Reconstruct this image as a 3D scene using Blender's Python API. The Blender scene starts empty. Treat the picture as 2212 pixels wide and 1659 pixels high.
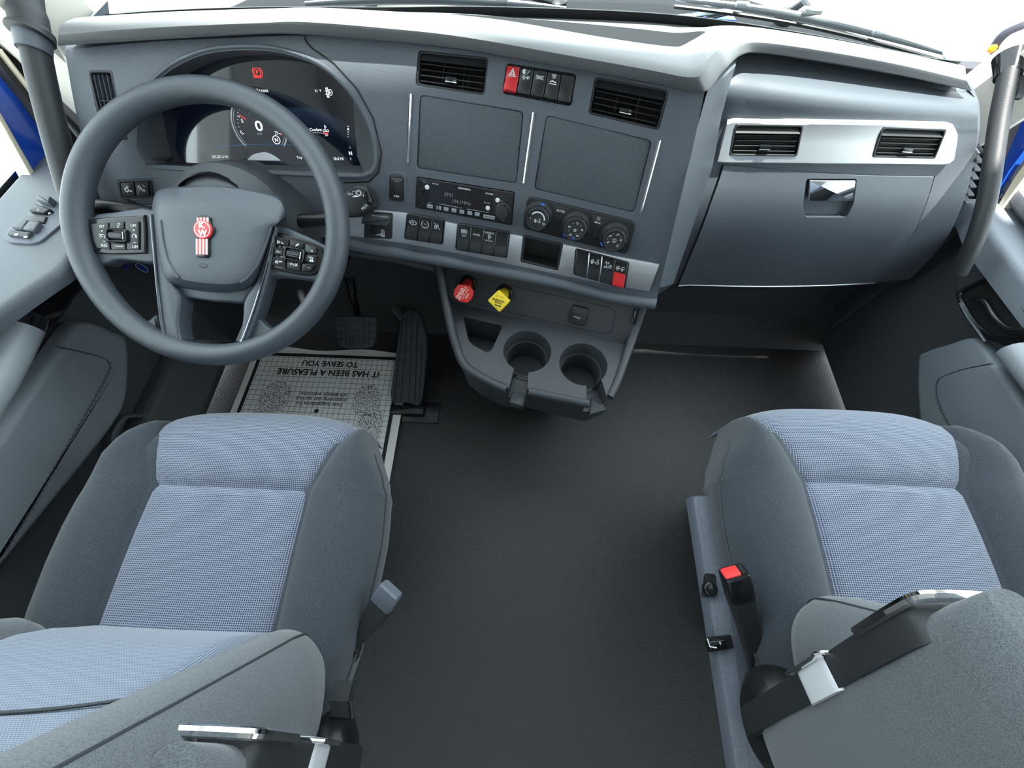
import bpy, bmesh, math, random
from math import sin, cos, pi, radians, sqrt, atan2, degrees
from mathutils import Vector, Matrix
from mathutils.bvhtree import BVHTree
random.seed(7)
SC = bpy.context.scene
COL = SC.collection
# ------------------------------------------------------------------ camera
FPX, CX, CY = 850.0, 1106.0, 829.5
TH, YAW, ROLL = radians(64), radians(0.0), radians(2.5)
CAM = Vector((-0.07, 0.0, 1.15))
_fw = Vector((-sin(YAW), cos(YAW), 0)); _rt = Vector((cos(YAW), sin(YAW), 0)); _up = Vector((0, 0, 1))
CD = _fw * cos(TH) - _up * sin(TH)
_u0 = _fw * sin(TH) + _up * cos(TH)
CR = _rt * cos(ROLL) + _u0 * sin(ROLL)
CU = -_rt * sin(ROLL) + _u0 * cos(ROLL)
cam = bpy.data.objects.new('camera', bpy.data.cameras.new('camera'))
COL.objects.link(cam)
cam.data.sensor_width = 36.0
cam.data.lens = 36.0 * FPX / 2212.0
cam.data.clip_start = 0.01
mr = Matrix((CR, CU, -CD)).transposed().to_4x4()
cam.matrix_world = Matrix.Translation(CAM) @ mr
SC.camera = cam
# ------------------------------------------------------------------ light
SKY = 4.6
wd = bpy.data.worlds.new('sky'); SC.world = wd; wd.use_nodes = True
bg = wd.node_tree.nodes['Background']
bg.inputs['Color'].default_value = (0.85, 0.93, 1.0, 1); bg.inputs['Strength'].default_value = SKY
sl = bpy.data.lights.new('sun', 'SUN'); sl.energy = 18.0; sl.angle = radians(1.5); sl.color = (1, 0.97, 0.92)
so = bpy.data.objects.new('sun', sl); COL.objects.link(so)
so.rotation_euler = (radians(1.0), radians(-.8), 0)   # high sun, a little left of the cab
SC.view_settings.view_transform = 'Standard'
SC.view_settings.look = 'None'
SC.view_settings.gamma = 1.0
SC.view_settings.use_curve_mapping = False
SC.view_settings.exposure = 0.12

# ------------------------------------------------------------------ photograph pixel -> place
def ray(px, py): return CD + CR * ((px - CX) / FPX) - CU * ((py - CY) / FPX)
def at(px, py, X=None, Y=None, Z=None):
    v = ray(px, py)
    if X is not None: t = (X - CAM.x) / v.x
    elif Y is not None: t = (Y - CAM.y) / v.y
    else: t = (Z - CAM.z) / v.z
    return CAM + v * t
class Fr:
    """a local frame on a real surface: o origin, x right, y up, n out of the surface"""
    def __init__(s, o, x, n):
        s.o = Vector(o); s.n = Vector(n).normalized()
        s.x = (Vector(x) - s.n * Vector(x).dot(s.n)).normalized(); s.y = s.n.cross(s.x)
        s.M = Matrix((s.x, s.y, s.n)).transposed().to_4x4(); s.M.translation = s.o
    def L(s, px, py, z=0.0):
        v = ray(px, py); o = s.o + s.n * z
        t = (o - CAM).dot(s.n) / v.dot(s.n); p = CAM + v * t - s.o
        return (p.dot(s.x), p.dot(s.y))
    def P(s, pts, z=0.0): return [s.L(a, b, z) for a, b in pts]
    def W(s, x, y, z=0.0): return s.o + s.x * x + s.y * y + s.n * z
    def at(s, px, py, z=0.0):
        a, b = s.L(px, py, z); return s.W(a, b, z)
    def shifted(s, px, py, z=0.0, rot=0.0):
        f = Fr(s.at(px, py, z), s.x * cos(rot) + s.y * sin(rot), s.n); return f
def frame_hits(tree, corners):
    """frame from four pixels (TL TR BR BL) meeting a built surface"""
    p = []
    for a, b in corners:
        h = tree.ray_cast(CAM, ray(a, b).normalized())
        assert h[0] is not None, ('no hit', a, b)
        p.append(h[0])
    return frame_pts(*p)
def frame_pts(tl, tr, br, bl):
    x = ((tr - tl) + (br - bl)); y = ((tl - bl) + (tr - br))
    f = Fr((tl + tr + br + bl) / 4, x, x.cross(y))
    f.w = x.length / 2; f.h = y.length / 2
    return f
def q4(x0, y0, x1, y1): return [(x0, y0), (x1, y0), (x1, y1), (x0, y1)]

# ------------------------------------------------------------------ geometry (lists of points and faces)
def V3(p): return Vector((p[0], p[1], p[2] if len(p) > 2 else 0))
def xf(g, M): return ([M @ V3(v) for v in g[0]], g[1])
def join(*gs):
    vs, fs = [], []
    for v, f in gs:
        k = len(vs); vs += list(v); fs += [tuple(i + k for i in q) for q in f]
    return vs, fs
def area2(p): return sum(p[i - 1][0] * p[i][1] - p[i][0] * p[i - 1][1] for i in range(len(p))) / 2
def ccw(p): return list(p) if area2(p) > 0 else list(reversed(p))
def rpoly(pts, r, n=4):
    pts = ccw(pts); out = []; N = len(pts)
    for i in range(N):
        a, b, c = Vector(pts[i - 1][:2]), Vector(pts[i][:2]), Vector(pts[(i + 1) % N][:2])
        rr = r[i] if isinstance(r, (list, tuple)) else r
        u, w = a - b, c - b
        rr = min(rr, u.length * .48, w.length * .48)
        if rr <= 1e-6: out.append(tuple(b)); continue
        p0, p1 = b + u.normalized() * rr, b + w.normalized() * rr
        for k in range(n + 1):
            t = k / n; out.append(tuple(p0 * (1 - t) ** 2 + b * 2 * t * (1 - t) + p1 * t * t))
    return out
def rrect(w, h, r, cx=0, cy=0, n=4):
    return rpoly([(cx - w / 2, cy - h / 2), (cx + w / 2, cy - h / 2), (cx + w / 2, cy + h / 2), (cx - w / 2, cy + h / 2)], r, n)
def circle(r, n=24, cx=0, cy=0, ry=None): return [(cx + r * cos(2 * pi * i / n), cy + (ry or r) * sin(2 * pi * i / n)) for i in range(n)]
def smooth_poly(pts, k=6, closed=True):
    N = len(pts); out = []
    D = len(pts[0])
    rng = range(N) if closed else range(N - 1)
    for i in rng:
        if closed: a, b, c, d = pts[i - 1], pts[i], pts[(i + 1) % N], pts[(i + 2) % N]
        else: a, b, c, d = pts[max(i - 1, 0)], pts[i], pts[i + 1], pts[min(i + 2, N - 1)]
        for j in range(k):
            t = j / k
            out.append(tuple(.5 * (2 * b[q] + (c[q] - a[q]) * t + (2 * a[q] - 5 * b[q] + 4 * c[q] - d[q]) * t * t + (3 * b[q] - a[q] - 3 * c[q] + d[q]) * t ** 3) for q in range(D)))
    if not closed: out.append(tuple(pts[-1]))
    return out
def resample(poly, n, closed=True):
    P = [Vector(p) for p in poly]
    if closed: P = P + [P[0]]
    L = [0]
    for i in range(1, len(P)): L.append(L[-1] + (P[i] - P[i - 1]).length)
    out = []; j = 0
    for k in range(n):
        s = L[-1] * k / (n if closed else n - 1)
        while j < len(L) - 2 and L[j + 1] < s: j += 1
        d = L[j + 1] - L[j]; t = (s - L[j]) / d if d > 0 else 0
        out.append(tuple(P[j].lerp(P[j + 1], min(max(t, 0), 1))))
    return out
def inset(poly, d):
    N = len(poly); out = []
    for i in range(N):
        a, b, c = Vector(poly[i - 1][:2]), Vector(poly[i][:2]), Vector(poly[(i + 1) % N][:2])
        u, w = (b - a), (c - b)
        if u.length < 1e-9: u = w
        if w.length < 1e-9: w = u
        u.normalize(); w.normalize()
        n1, n2 = Vector((-u.y, u.x)), Vector((-w.y, w.x)); m = n1 + n2
        if m.length < 1e-6: m = n1
        m.normalize(); s = d / max(m.dot(n1), .45)
        out.append((b.x + m.x * s, b.y + m.y * s))
    return out
def loft(rings, caps=(True, True), closed=True):
    n = len(rings[0]); vs = [V3(p) for r in rings for p in r]; fs = []
    for i in range(len(rings) - 1):
        for j in range(n if closed else n - 1):
            a, b = i * n + j, i * n + (j + 1) % n
            fs.append((a, b, b + n, a + n))
    if caps[0]: fs.append(tuple(reversed(range(n))))
    if caps[1]: fs.append(tuple(range((len(rings) - 1) * n, len(rings) * n)))
    return vs, fs
def prism(poly, z0, z1, b=0.0, seg=3, b0=0.0):
    poly = ccw(poly); R = []
    if b0 > 0: R.append([(x, y, z0) for x, y in inset(poly, b0)]); R.append([(x, y, z0 + b0) for x, y in poly])
    else: R.append([(x, y, z0) for x, y in poly])
    if b > 0:
        for k in range(seg + 1):
            t = pi / 2 * k / seg
            q = inset(poly, b * (1 - cos(t))) if k else poly
            R.append([(x, y, z1 - b + b * sin(t)) for x, y in q])
    else: R.append([(x, y, z1) for x, y in poly])
    return loft(R)
def ringprism(outer, inner, z0, z1, b=0.0, n=72, zin=None):
    """a plate with a hole"""
    o, i = resample(ccw(outer), n), resample(ccw(inner), n)
    k = min(range(n), key=lambda j: (i[j][0] - o[0][0]) ** 2 + (i[j][1] - o[0][1]) ** 2); i = i[k:] + i[:k]
    zi = z1 if zin is None else zin
    ob, ib = (inset(o, b), inset(i, -b)) if b > 0 else (o, i)
    R = [[(x, y, z0) for x, y in i], [(x, y, z0) for x, y in o], [(x, y, z1 - b) for x, y in o]]
    if b > 0: R.append([(x, y, z1) for x, y in ob]); R.append([(x, y, zi) for x, y in ib])
    R.append([(x, y, zi - b) for x, y in i]); R.append([(x, y, z0) for x, y in i])
    return loft(R, (False, False))
def tube(path, r, n=12, caps=True, sx=1.0, upv=None, closed=False):
    P = [Vector(p) for p in path]; N = len(P); rings = []
    up = Vector(upv) if upv else None; prev = None
    for i in range(N):
        if closed: t = (P[(i + 1) % N] - P[i - 1])
        else: t = (P[min(i + 1, N - 1)] - P[max(i - 1, 0)])
        t.normalize()
        if up is not None: a = up - t * up.dot(t)
        elif prev is None:
            a = Vector((0, 0, 1)) if abs(t.z) < .9 else Vector((1, 0, 0)); a = a - t * a.dot(t)
        else: a = prev - t * prev.dot(t)
        a.normalize(); prev = a; b = t.cross(a)
        rr = r[i] if isinstance(r, (list, tuple)) else r
        rings.append([P[i] + a * rr * cos(2 * pi * k / n) + b * rr * sx * sin(2 * pi * k / n) for k in range(n)])
    if closed: rings.append(rings[0]); return loft(rings, (False, False))
    return loft(rings, (caps, caps))
def grid(P, flip=False):
    m, n = len(P), len(P[0]); vs = [V3(p) for r in P for p in r]
    fs = [(i * n + j, i * n + j + 1, (i + 1) * n + j + 1, (i + 1) * n + j) for i in range(m - 1) for j in range(n - 1)]
    if flip: fs = [tuple(reversed(f)) for f in fs]
    return vs, fs
def slab(P, off, flip=False):
    """closed body: grid P and the same grid moved by off"""
    m, n = len(P), len(P[0]); Q = [[V3(p) + Vector(off) for p in r] for r in P]
    a, b = grid(P, flip), grid(Q, not flip); g = join(a, b); k = m * n; f = list(g[1])
    loop = [j for j in range(n)] + [i * n + n - 1 for i in range(1, m)] + [(m - 1) * n + j for j in range(n - 2, -1, -1)] + [i * n for i in range(m - 2, 0, -1)]
    for q in range(len(loop)):
        u, w = loop[q], loop[(q + 1) % len(loop)]
        f.append((u, w, w + k, u + k) if flip else (w, u, u + k, w + k))
    return g[0], f
def lathe(prof, n=32, cap=False):
    return loft([[(r * cos(2 * pi * k / n), r * sin(2 * pi * k / n), z) for k in range(n)] for r, z in prof], (cap, cap))
def box(c, s, b=0.0):
    g = prism(rrect(s[0], s[1], min(b * 1.2, min(s[0], s[1]) * .45) if b else 0, 0, 0, 3), -s[2] / 2, s[2] / 2, b, 2, b)
    return xf(g, Matrix.Translation(Vector(c)))
def stroke(pts, w, z=0.0, closed=False):
    P = [Vector(p[:2]) for p in pts]; N = len(P); l, r = [], []
    for i in range(N):
        a = P[i - 1] if (i or closed) else P[i]; c = P[(i + 1) % N] if (i < N - 1 or closed) else P[i]
        u = (P[i] - a); v = (c - P[i])
        if u.length < 1e-9: u = v
        if v.length < 1e-9: v = u
        u = u.normalized(); v = v.normalized()
        n1 = Vector((-u.y, u.x)); n2 = Vector((-v.y, v.x)); m = n1 + n2
        if m.length < 1e-4: m = n1
        m.normalize(); s = w / 2 / max(m.dot(n1), .4)
        l.append((P[i].x + m.x * s, P[i].y + m.y * s, z)); r.append((P[i].x - m.x * s, P[i].y - m.y * s, z))
    vs = [V3(p) for p in l + r]; fs = []
    for i in range(N if closed else N - 1):
        j = (i + 1) % N; fs.append((i, N + i, N + j, j))
    return vs, fs
def flat(poly, z=0.0):
    p = ccw(poly); return [Vector((x, y, z)) for x, y in p], [tuple(range(len(p)))]
def arc(cx, cy, r, a0, a1, n=16): return [(cx + r * cos(radians(a0 + (a1 - a0) * i / n)), cy + r * sin(radians(a0 + (a1 - a0) * i / n))) for i in range(n + 1)]
_tc = {}
def text(body, h=None, w=None, cx=0, cy=0, z=0.0, bold=0.0, sp=1.0, rot=0.0, shear=0.0):
    """lettering as flat geometry centred at (cx, cy): h cap height or w total width"""
    key = (body, bold, sp, shear)
    if key not in _tc:
        cu = bpy.data.curves.new('t', 'FONT'); cu.body = body; cu.size = 1; cu.space_character = sp; cu.offset = bold; cu.shear = shear
        cu.resolution_u = 3
        o = bpy.data.objects.new('t', cu); COL.objects.link(o)
        me = bpy.data.meshes.new_from_object(o.evaluated_get(bpy.context.evaluated_depsgraph_get()))
        _tc[key] = ([v.co.copy() for v in me.vertices], [tuple(p.vertices) for p in me.polygons])
        bpy.data.meshes.remove(me); bpy.data.objects.remove(o); bpy.data.curves.remove(cu)
    vs, fs = _tc[key]
    x0, x1 = min(v.x for v in vs), max(v.x for v in vs); y0, y1 = min(v.y for v in vs), max(v.y for v in vs)
    sx = sy = (h / .70 if h else w / (x1 - x0))
    if h and w: sx = w / (x1 - x0); sy = h / (y1 - y0)
    out = []
    for v in vs:
        a, b = (v.x - (x0 + x1) / 2) * sx, (v.y - (y0 + y1) / 2) * sy
        out.append(Vector((cx + a * cos(rot) - b * sin(rot), cy + a * sin(rot) + b * cos(rot), z)))
    return out, fs

# ------------------------------------------------------------------ objects
INV = {}
def clean(g):
    return g
def obj(name, g, mat, parent=None, sharp=38, label=None, kind=None):
    """one mesh object; points are given in world space"""
    vs, fs = g; vs = [Vector(v) for v in vs]
    me = bpy.data.meshes.new(name)
    loc = None
    if parent is not None: inv = INV[parent.name]; co = [inv @ v for v in vs]
    else:
        xs = [v.x for v in vs]; ys = [v.y for v in vs]; zs = [v.z for v in vs]
        loc = Vector(((min(xs) + max(xs)) / 2, (min(ys) + max(ys)) / 2, min(zs))); co = [v - loc for v in vs]
    me.from_pydata([tuple(v) for v in co], [], fs)
    bm = bmesh.new(); bm.from_mesh(me)
    bmesh.ops.remove_doubles(bm, verts=bm.verts, dist=1e-6)
    bmesh.ops.recalc_face_normals(bm, faces=bm.faces) if len(bm.faces) > 1 else None
    bm.to_mesh(me); bm.free()
    if sharp is not None:
        me.polygons.foreach_set('use_smooth', [True] * len(me.polygons))
        me.set_sharp_from_angle(angle=radians(sharp))
    me.update()
    o = bpy.data.objects.new(name, me); COL.objects.link(o)
    if mat: me.materials.append(M[mat])
    if parent is not None: o.parent = parent; INV[o.name] = INV[parent.name]
    else: o.location = loc; INV[o.name] = Matrix.Translation(-loc)
    if label: o['label'] = label
    if kind: o['kind'] = kind
    return o
def tag(o, label, cat, group=None):
    o['label'] = label; o['category'] = cat
    if group: o['group'] = group
    return o
def thing(name, label, cat, Mx, group=None):
    o = bpy.data.objects.new(name, None); COL.objects.link(o); o.empty_display_size = .05
    if not isinstance(Mx, Matrix): Mx = Matrix.Translation(Vector(Mx))
    o.matrix_world = Mx; INV[o.name] = Mx.inverted()
    return tag(o, label, cat, group)
def structure(name, g, mat, sharp=38):
    return obj(name, g, mat, None, sharp, kind='structure')
def bool_cut(o, cutters):
    """real recesses: cutters are world space bodies"""
    for c in cutters:
        best = None
        for solver in ('EXACT', 'FAST'):
            k = obj('cutter', c, None, None, None)
            md = o.modifiers.new('b', 'BOOLEAN'); md.operation = 'DIFFERENCE'; md.solver = solver; md.object = k
            dg = bpy.context.evaluated_depsgraph_get(); dg.update()
            me = bpy.data.meshes.new_from_object(o.evaluated_get(dg), depsgraph=dg)
            o.modifiers.clear(); d = k.data; bpy.data.objects.remove(k); bpy.data.meshes.remove(d)
            if len(me.polygons) > len(o.data.polygons) * .5: best = me; break
            bpy.data.meshes.remove(me)
        if best is None: print('BOOLEAN FAILED', o.name); continue
        old = o.data; nm = old.name; o.data = best; bpy.data.meshes.remove(old); best.name = nm
    me = o.data
    me.polygons.foreach_set('use_smooth', [True] * len(me.polygons)); me.set_sharp_from_angle(angle=radians(30))
def tree_of(*gs):
    g = join(*gs); return BVHTree.FromPolygons([tuple(v) for v in g[0]], g[1])
def copy_thing(root, Mx, label, group=None):
    c = root.copy(); COL.objects.link(c); c.matrix_world = Mx; c['label'] = label; INV[c.name] = Mx.inverted()
    def rec(a, b):
        for ch in [q for q in a.children if q != b]:
            d = ch.copy(); COL.objects.link(d); d.parent = b; INV[d.name] = INV[b.name]; rec(ch, d)
    rec(root, c); return c
# ------------------------------------------------------------------ materials
M = {}
def mat(name, col, rough=.5, metal=0.0, spec=.5, bump=None, speck=None, emit=None, coat=0.0, sheen=0.0):
    m = bpy.data.materials.new(name); m.use_nodes = True; nt = m.node_tree; N = nt.nodes; b = N['Principled BSDF']
    col = tuple(col) + (1,) if len(col) == 3 else col
    b.inputs['Base Color'].default_value = col; b.inputs['Roughness'].default_value = rough
    b.inputs['Metallic'].default_value = metal; b.inputs['Specular IOR Level'].default_value = spec
    b.inputs['Coat Weight'].default_value = coat
    b.inputs['Sheen Weight'].default_value = sheen
    tc = N.new('ShaderNodeTexCoord')
    if bump:
        sc, st, det = bump
        nz = N.new('ShaderNodeTexNoise'); nz.inputs['Scale'].default_value = sc; nz.inputs['Detail'].default_value = det
        nt.links.new(tc.outputs['Object'], nz.inputs['Vector'])
        bp = N.new('ShaderNodeBump'); bp.inputs['Strength'].default_value = st; bp.inputs['Distance'].default_value = .002
        nt.links.new(nz.outputs['Fac'], bp.inputs['Height']); nt.links.new(bp.outputs['Normal'], b.inputs['Normal'])
    if speck:
        sc, amt = speck
        nz = N.new('ShaderNodeTexNoise'); nz.inputs['Scale'].default_value = sc; nz.inputs['Detail'].default_value = 3
        nt.links.new(tc.outputs['Object'], nz.inputs['Vector'])
        mr_ = N.new('ShaderNodeMapRange'); mr_.inputs['From Min'].default_value = .3; mr_.inputs['From Max'].default_value = .7
        mr_.inputs['To Min'].default_value = 1 - amt; mr_.inputs['To Max'].default_value = 1 + amt
        nt.links.new(nz.outputs['Fac'], mr_.inputs['Value'])
        mx = N.new('ShaderNodeMix'); mx.data_type = 'RGBA'; mx.blend_type = 'MULTIPLY'; mx.inputs[0].default_value = 1
        mx.inputs[6].default_value = col; nt.links.new(mr_.outputs['Result'], mx.inputs[7]); nt.links.new(mx.outputs[2], b.inputs['Base Color'])
    if emit: b.inputs['Emission Color'].default_value = tuple(emit[0]) + (1,); b.inputs['Emission Strength'].default_value = emit[1]
    M[name] = m; return m
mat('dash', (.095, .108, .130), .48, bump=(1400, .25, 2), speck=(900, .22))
mat('dash_panel', (.070, .082, .098), .5, bump=(900, .5, 2), speck=(700, .3))
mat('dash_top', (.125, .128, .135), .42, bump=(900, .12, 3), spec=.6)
mat("dash_soft", (.085, .098, .118), .48, bump=(800, .2, 2), spec=.55)
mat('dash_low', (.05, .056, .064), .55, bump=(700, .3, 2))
mat('console', (.036, .040, .047), .45, bump=(900, .2, 2), speck=(900, .12))
mat('console_grain', (.042, .048, .056), .45, bump=(900, .3, 3))
mat('black', (.012, .013, .015), .38)
mat('black_gloss', (.010, .011, .013), .12)
mat('black_soft', (.022, .024, .027), .5, bump=(900, .2, 2))
mat('void', (.006, .006, .007), .8)
mat('rubber', (.015, .017, .0195), .42, bump=(300, .8, 3), spec=.6)
mat('pedal_rubber', (.035, .04, .046), .55, speck=(60, .35))
mat('carpet', (.03, .033, .038), .8)
mat('silver', (.62, .64, .67), .42, metal=.75, bump=(1800, .05, 1))
mat('trim_silver', (.55, .60, .66), .3, metal=.9)
mat('dark_chrome', (.30, .33, .37), .18, metal=1.0)
mat('chrome', (.9, .9, .92), .06, metal=1.0)
mat('wheel', (.054, .064, .079), .40, bump=(900, .30, 3), spec=.6)
mat('wheel_smooth', (.058, .070, .088), .42, bump=(1300, .22, 2), spec=.6)
mat('white_print', (.82, .84, .86), .5)
mat('grey_print', (.42, .44, .47), .5)
mat('red', (.62, .015, .02), .3)
mat('red_deep', (.28, .008, .012), .25)
mat('knob_red', (.60, .025, .02), .35)
mat('knob_yellow', (.86, .62, .03), .35)
mat('cream_print', (.85, .8, .7), .5)
mat('blue_print', (.03, .13, .75), .4, emit=((.03, .15, .9), .4))
mat('emblem_red', (.75, .01, .02), .18, coat=.5)
mat('emblem_white', (.85, .82, .76), .2, metal=.3)
mat('beige', (.78, .74, .66), .6, bump=(500, .1, 2))
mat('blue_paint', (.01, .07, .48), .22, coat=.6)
mat('door_dark', (.06, .066, .075), .5, bump=(900, .25, 3))
mat('door_top', (.10, .112, .13), .48, bump=(850, .3, 3))
mat('leather', (.20, .225, .26), .5, bump=(420, .25, 3))
mat('grip', (.30, .33, .36), .42)
mat('seat_plastic', (.11, .125, .155), .5, speck=(900, .35), bump=(1200, .3, 2))
mat('light_plastic', (.62, .63, .67), .25)
mat('buckle_red', (.85, .04, .04), .35)
mat('amber', (.95, .3, .02), .3)
mat('screen', (.006, .010, .022), .06, spec=1.0, coat=1.0)
mat('lit_white', (.8, .8, .8), .4, emit=((.9, .93, 1), .75))
mat('lit_dim', (.25, .27, .3), .4, emit=((.6, .65, .72), .25))
mat('lit_red', (.7, .02, .02), .4, emit=((1, .05, .04), 1.0))
mat('lit_blue', (.02, .08, .25), .3, emit=((.05, .2, .6), .35))
mat('radio_lcd', (.012, .010, .012), .15)
mat('lcd_text', (.17, .14, .14), .4, emit=((.5, .42, .42), .12))
mat('mirror_body', (.02, .022, .03), .5)
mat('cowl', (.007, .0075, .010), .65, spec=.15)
mat('tag_blue', (.02, .06, .42), .4)
mat('concrete', (.55, .55, .53), .9, speck=(3, .1))
mat('headliner', (.36, .355, .35), .9)
mat('cream', (.80, .72, .55), .4)
mat('rag_white', (.8, .8, .8), .9)
mat('rag_red', (.7, .1, .08), .9)
mat('mat_black', (.012, .012, .014), .7)
mat('stitch', (.035, .04, .048), .7)

def fabric(name, c, rough=.9, lines=0.0):
    m = mat(name, c, rough, spec=.25, sheen=.25)
    N, nt = m.node_tree.nodes, m.node_tree; b = N['Principled BSDF']; tc = [n for n in N if n.type == 'TEX_COORD'][0]
    mp = N.new('ShaderNodeMapping'); nt.links.new(tc.outputs['Object'], mp.inputs['Vector']); mp.inputs['Scale'].default_value = (480, 1300, 1300)
    nz = N.new('ShaderNodeTexNoise'); nz.inputs['Scale'].default_value = 1; nz.inputs['Detail'].default_value = 4; nz.inputs['Roughness'].default_value = .7
    nt.links.new(mp.outputs['Vector'], nz.inputs['Vector'])
    r = N.new('ShaderNodeValToRGB'); r.color_ramp.elements[0].position = .36; r.color_ramp.elements[1].position = .68
    r.color_ramp.elements[0].color = tuple(x * .62 for x in c) + (1,); r.color_ramp.elements[1].color = tuple(min(1, x * 1.65) for x in c) + (1,)
    nt.links.new(nz.outputs['Fac'], r.inputs['Fac']); nt.links.new(r.outputs['Color'], b.inputs['Base Color'])
    bp = N.new('ShaderNodeBump'); bp.inputs['Strength'].default_value = .35; bp.inputs['Distance'].default_value = .001
    nt.links.new(nz.outputs['Fac'], bp.inputs['Height']); nt.links.new(bp.outputs['Normal'], b.inputs['Normal'])
fabric('cloth_dark', (.042, .050, .062))
fabric('cloth_grey', (.10, .11, .122))
def houndstooth(name, light, dark, ax=(0, 1), per=.0029):
    m = mat(name, light, .9, spec=.2, sheen=.3); N, nt = m.node_tree.nodes, m.node_tree
    b = N['Principled BSDF']; tc = [n for n in N if n.type == 'TEX_COORD'][0]
    sp = N.new('ShaderNodeSeparateXYZ'); nt.links.new(tc.outputs['Object'], sp.inputs[0])
    def wv(i, ph=0):
        a = N.new('ShaderNodeMath'); a.operation = 'MULTIPLY_ADD'; a.inputs[1].default_value = 2 * pi / per; a.inputs[2].default_value = ph
        nt.links.new(sp.outputs[i], a.inputs[0])
        s = N.new('ShaderNodeMath'); s.operation = 'SINE'; nt.links.new(a.outputs[0], s.inputs[0]); return s
    s0, s1 = wv(ax[0]), wv(ax[1])
    mx = N.new('ShaderNodeMath'); mx.operation = 'MAXIMUM'; nt.links.new(s0.outputs[0], mx.inputs[0]); nt.links.new(s1.outputs[0], mx.inputs[1])
    r = N.new('ShaderNodeValToRGB'); r.color_ramp.elements[0].position = .30; r.color_ramp.elements[1].position = .80
    r.color_ramp.elements[0].color = tuple(dark) + (1,); r.color_ramp.elements[1].color = tuple(light) + (1,)
    nt.links.new(mx.outputs[0], r.inputs['Fac'])
    nz = N.new('ShaderNodeTexNoise'); nz.inputs['Scale'].default_value = 700; nt.links.new(tc.outputs['Object'], nz.inputs['Vector'])
    mr_ = N.new('ShaderNodeMapRange'); mr_.inputs['To Min'].default_value = .72; mr_.inputs['To Max'].default_value = 1.25; nt.links.new(nz.outputs['Fac'], mr_.inputs['Value'])
    mm = N.new('ShaderNodeMix'); mm.data_type = 'RGBA'; mm.blend_type = 'MULTIPLY'; mm.inputs[0].default_value = 1
    nt.links.new(r.outputs['Color'], mm.inputs[6]); nt.links.new(mr_.outputs['Result'], mm.inputs[7]); nt.links.new(mm.outputs[2], b.inputs['Base Color'])
houndstooth('tooth', (.30, .335, .41), (.035, .044, .085))
houndstooth('tooth_back', (.30, .335, .41), (.08, .105, .17), ax=(0, 2), per=.0027)
def glass(name, tint=(1, 1, 1), gl=.05):
    m = bpy.data.materials.new(name); m.use_nodes = True; nt = m.node_tree; N = nt.nodes; N.remove(N['Principled BSDF'])
    t = N.new('ShaderNodeBsdfTransparent'); t.inputs[0].default_value = tuple(tint) + (1,)
    g = N.new('ShaderNodeBsdfGlossy'); g.inputs['Roughness'].default_value = .02
    mx = N.new('ShaderNodeMixShader'); mx.inputs[0].default_value = gl
    nt.links.new(t.outputs[0], mx.inputs[1]); nt.links.new(g.outputs[0], mx.inputs[2]); nt.links.new(mx.outputs[0], N['Material Output'].inputs[0]); M[name] = m
glass('glass', (.93, .97, .95), .04)
def paper():
    m = mat('paper', (.8, .8, .79), .75); N, nt = m.node_tree.nodes, m.node_tree; b = N['Principled BSDF']
    tc = [n for n in N if n.type == 'TEX_COORD'][0]; sp = N.new('ShaderNodeSeparateXYZ'); nt.links.new(tc.outputs['Object'], sp.inputs[0])
    outs = []
    for i in (0, 1):
        a = N.new('ShaderNodeMath'); a.operation = 'MULTIPLY'; a.inputs[1].default_value = 1 / .0172; nt.links.new(sp.outputs[i], a.inputs[0])
        f = N.new('ShaderNodeMath'); f.operation = 'FRACT'; nt.links.new(a.outputs[0], f.inputs[0])
        l = N.new('ShaderNodeMath'); l.operation = 'LESS_THAN'; l.inputs[1].default_value = .075; nt.links.new(f.outputs[0], l.inputs[0]); outs.append(l)
    mx = N.new('ShaderNodeMath'); mx.operation = 'MAXIMUM'; nt.links.new(outs[0].outputs[0], mx.inputs[0]); nt.links.new(outs[1].outputs[0], mx.inputs[1])
    c = N.new('ShaderNodeMix'); c.data_type = 'RGBA'; c.inputs[6].default_value = (.80, .80, .79, 1); c.inputs[7].default_value = (.10, .10, .13, 1)
    nt.links.new(mx.outputs[0], c.inputs[0]); nt.links.new(c.outputs[2], b.inputs['Base Color'])
    mat('paper_plain', (.80, .78, .77), .75, speck=(12, .06))
    m = mat('footprint', (.6, .6, .59), .75); N, nt = m.node_tree.nodes, m.node_tree; b = N['Principled BSDF']
    tc = [n for n in N if n.type == 'TEX_COORD'][0]; nz = N.new('ShaderNodeTexNoise'); nz.inputs['Scale'].default_value = 330; nz.inputs['Detail'].default_value = 1
    nt.links.new(tc.outputs['Object'], nz.inputs['Vector'])
    r = N.new('ShaderNodeValToRGB'); r.color_ramp.interpolation = 'CONSTANT'; r.color_ramp.elements[0].color = (.08, .08, .10, 1); r.color_ramp.elements[1].position = .46; r.color_ramp.elements[1].color = (.78, .78, .77, 1)
    nt.links.new(nz.outputs['Fac'], r.inputs['Fac']); nt.links.new(r.outputs['Color'], b.inputs['Base Color'])
paper()
# ================================================================== the setting
def quadslab(a, b, c, d, off): return slab([[a, b], [d, c]], off)
structure('floor', box((0, -.55, -.02), (2.1, 3.3, .04)), 'rubber')
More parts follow.
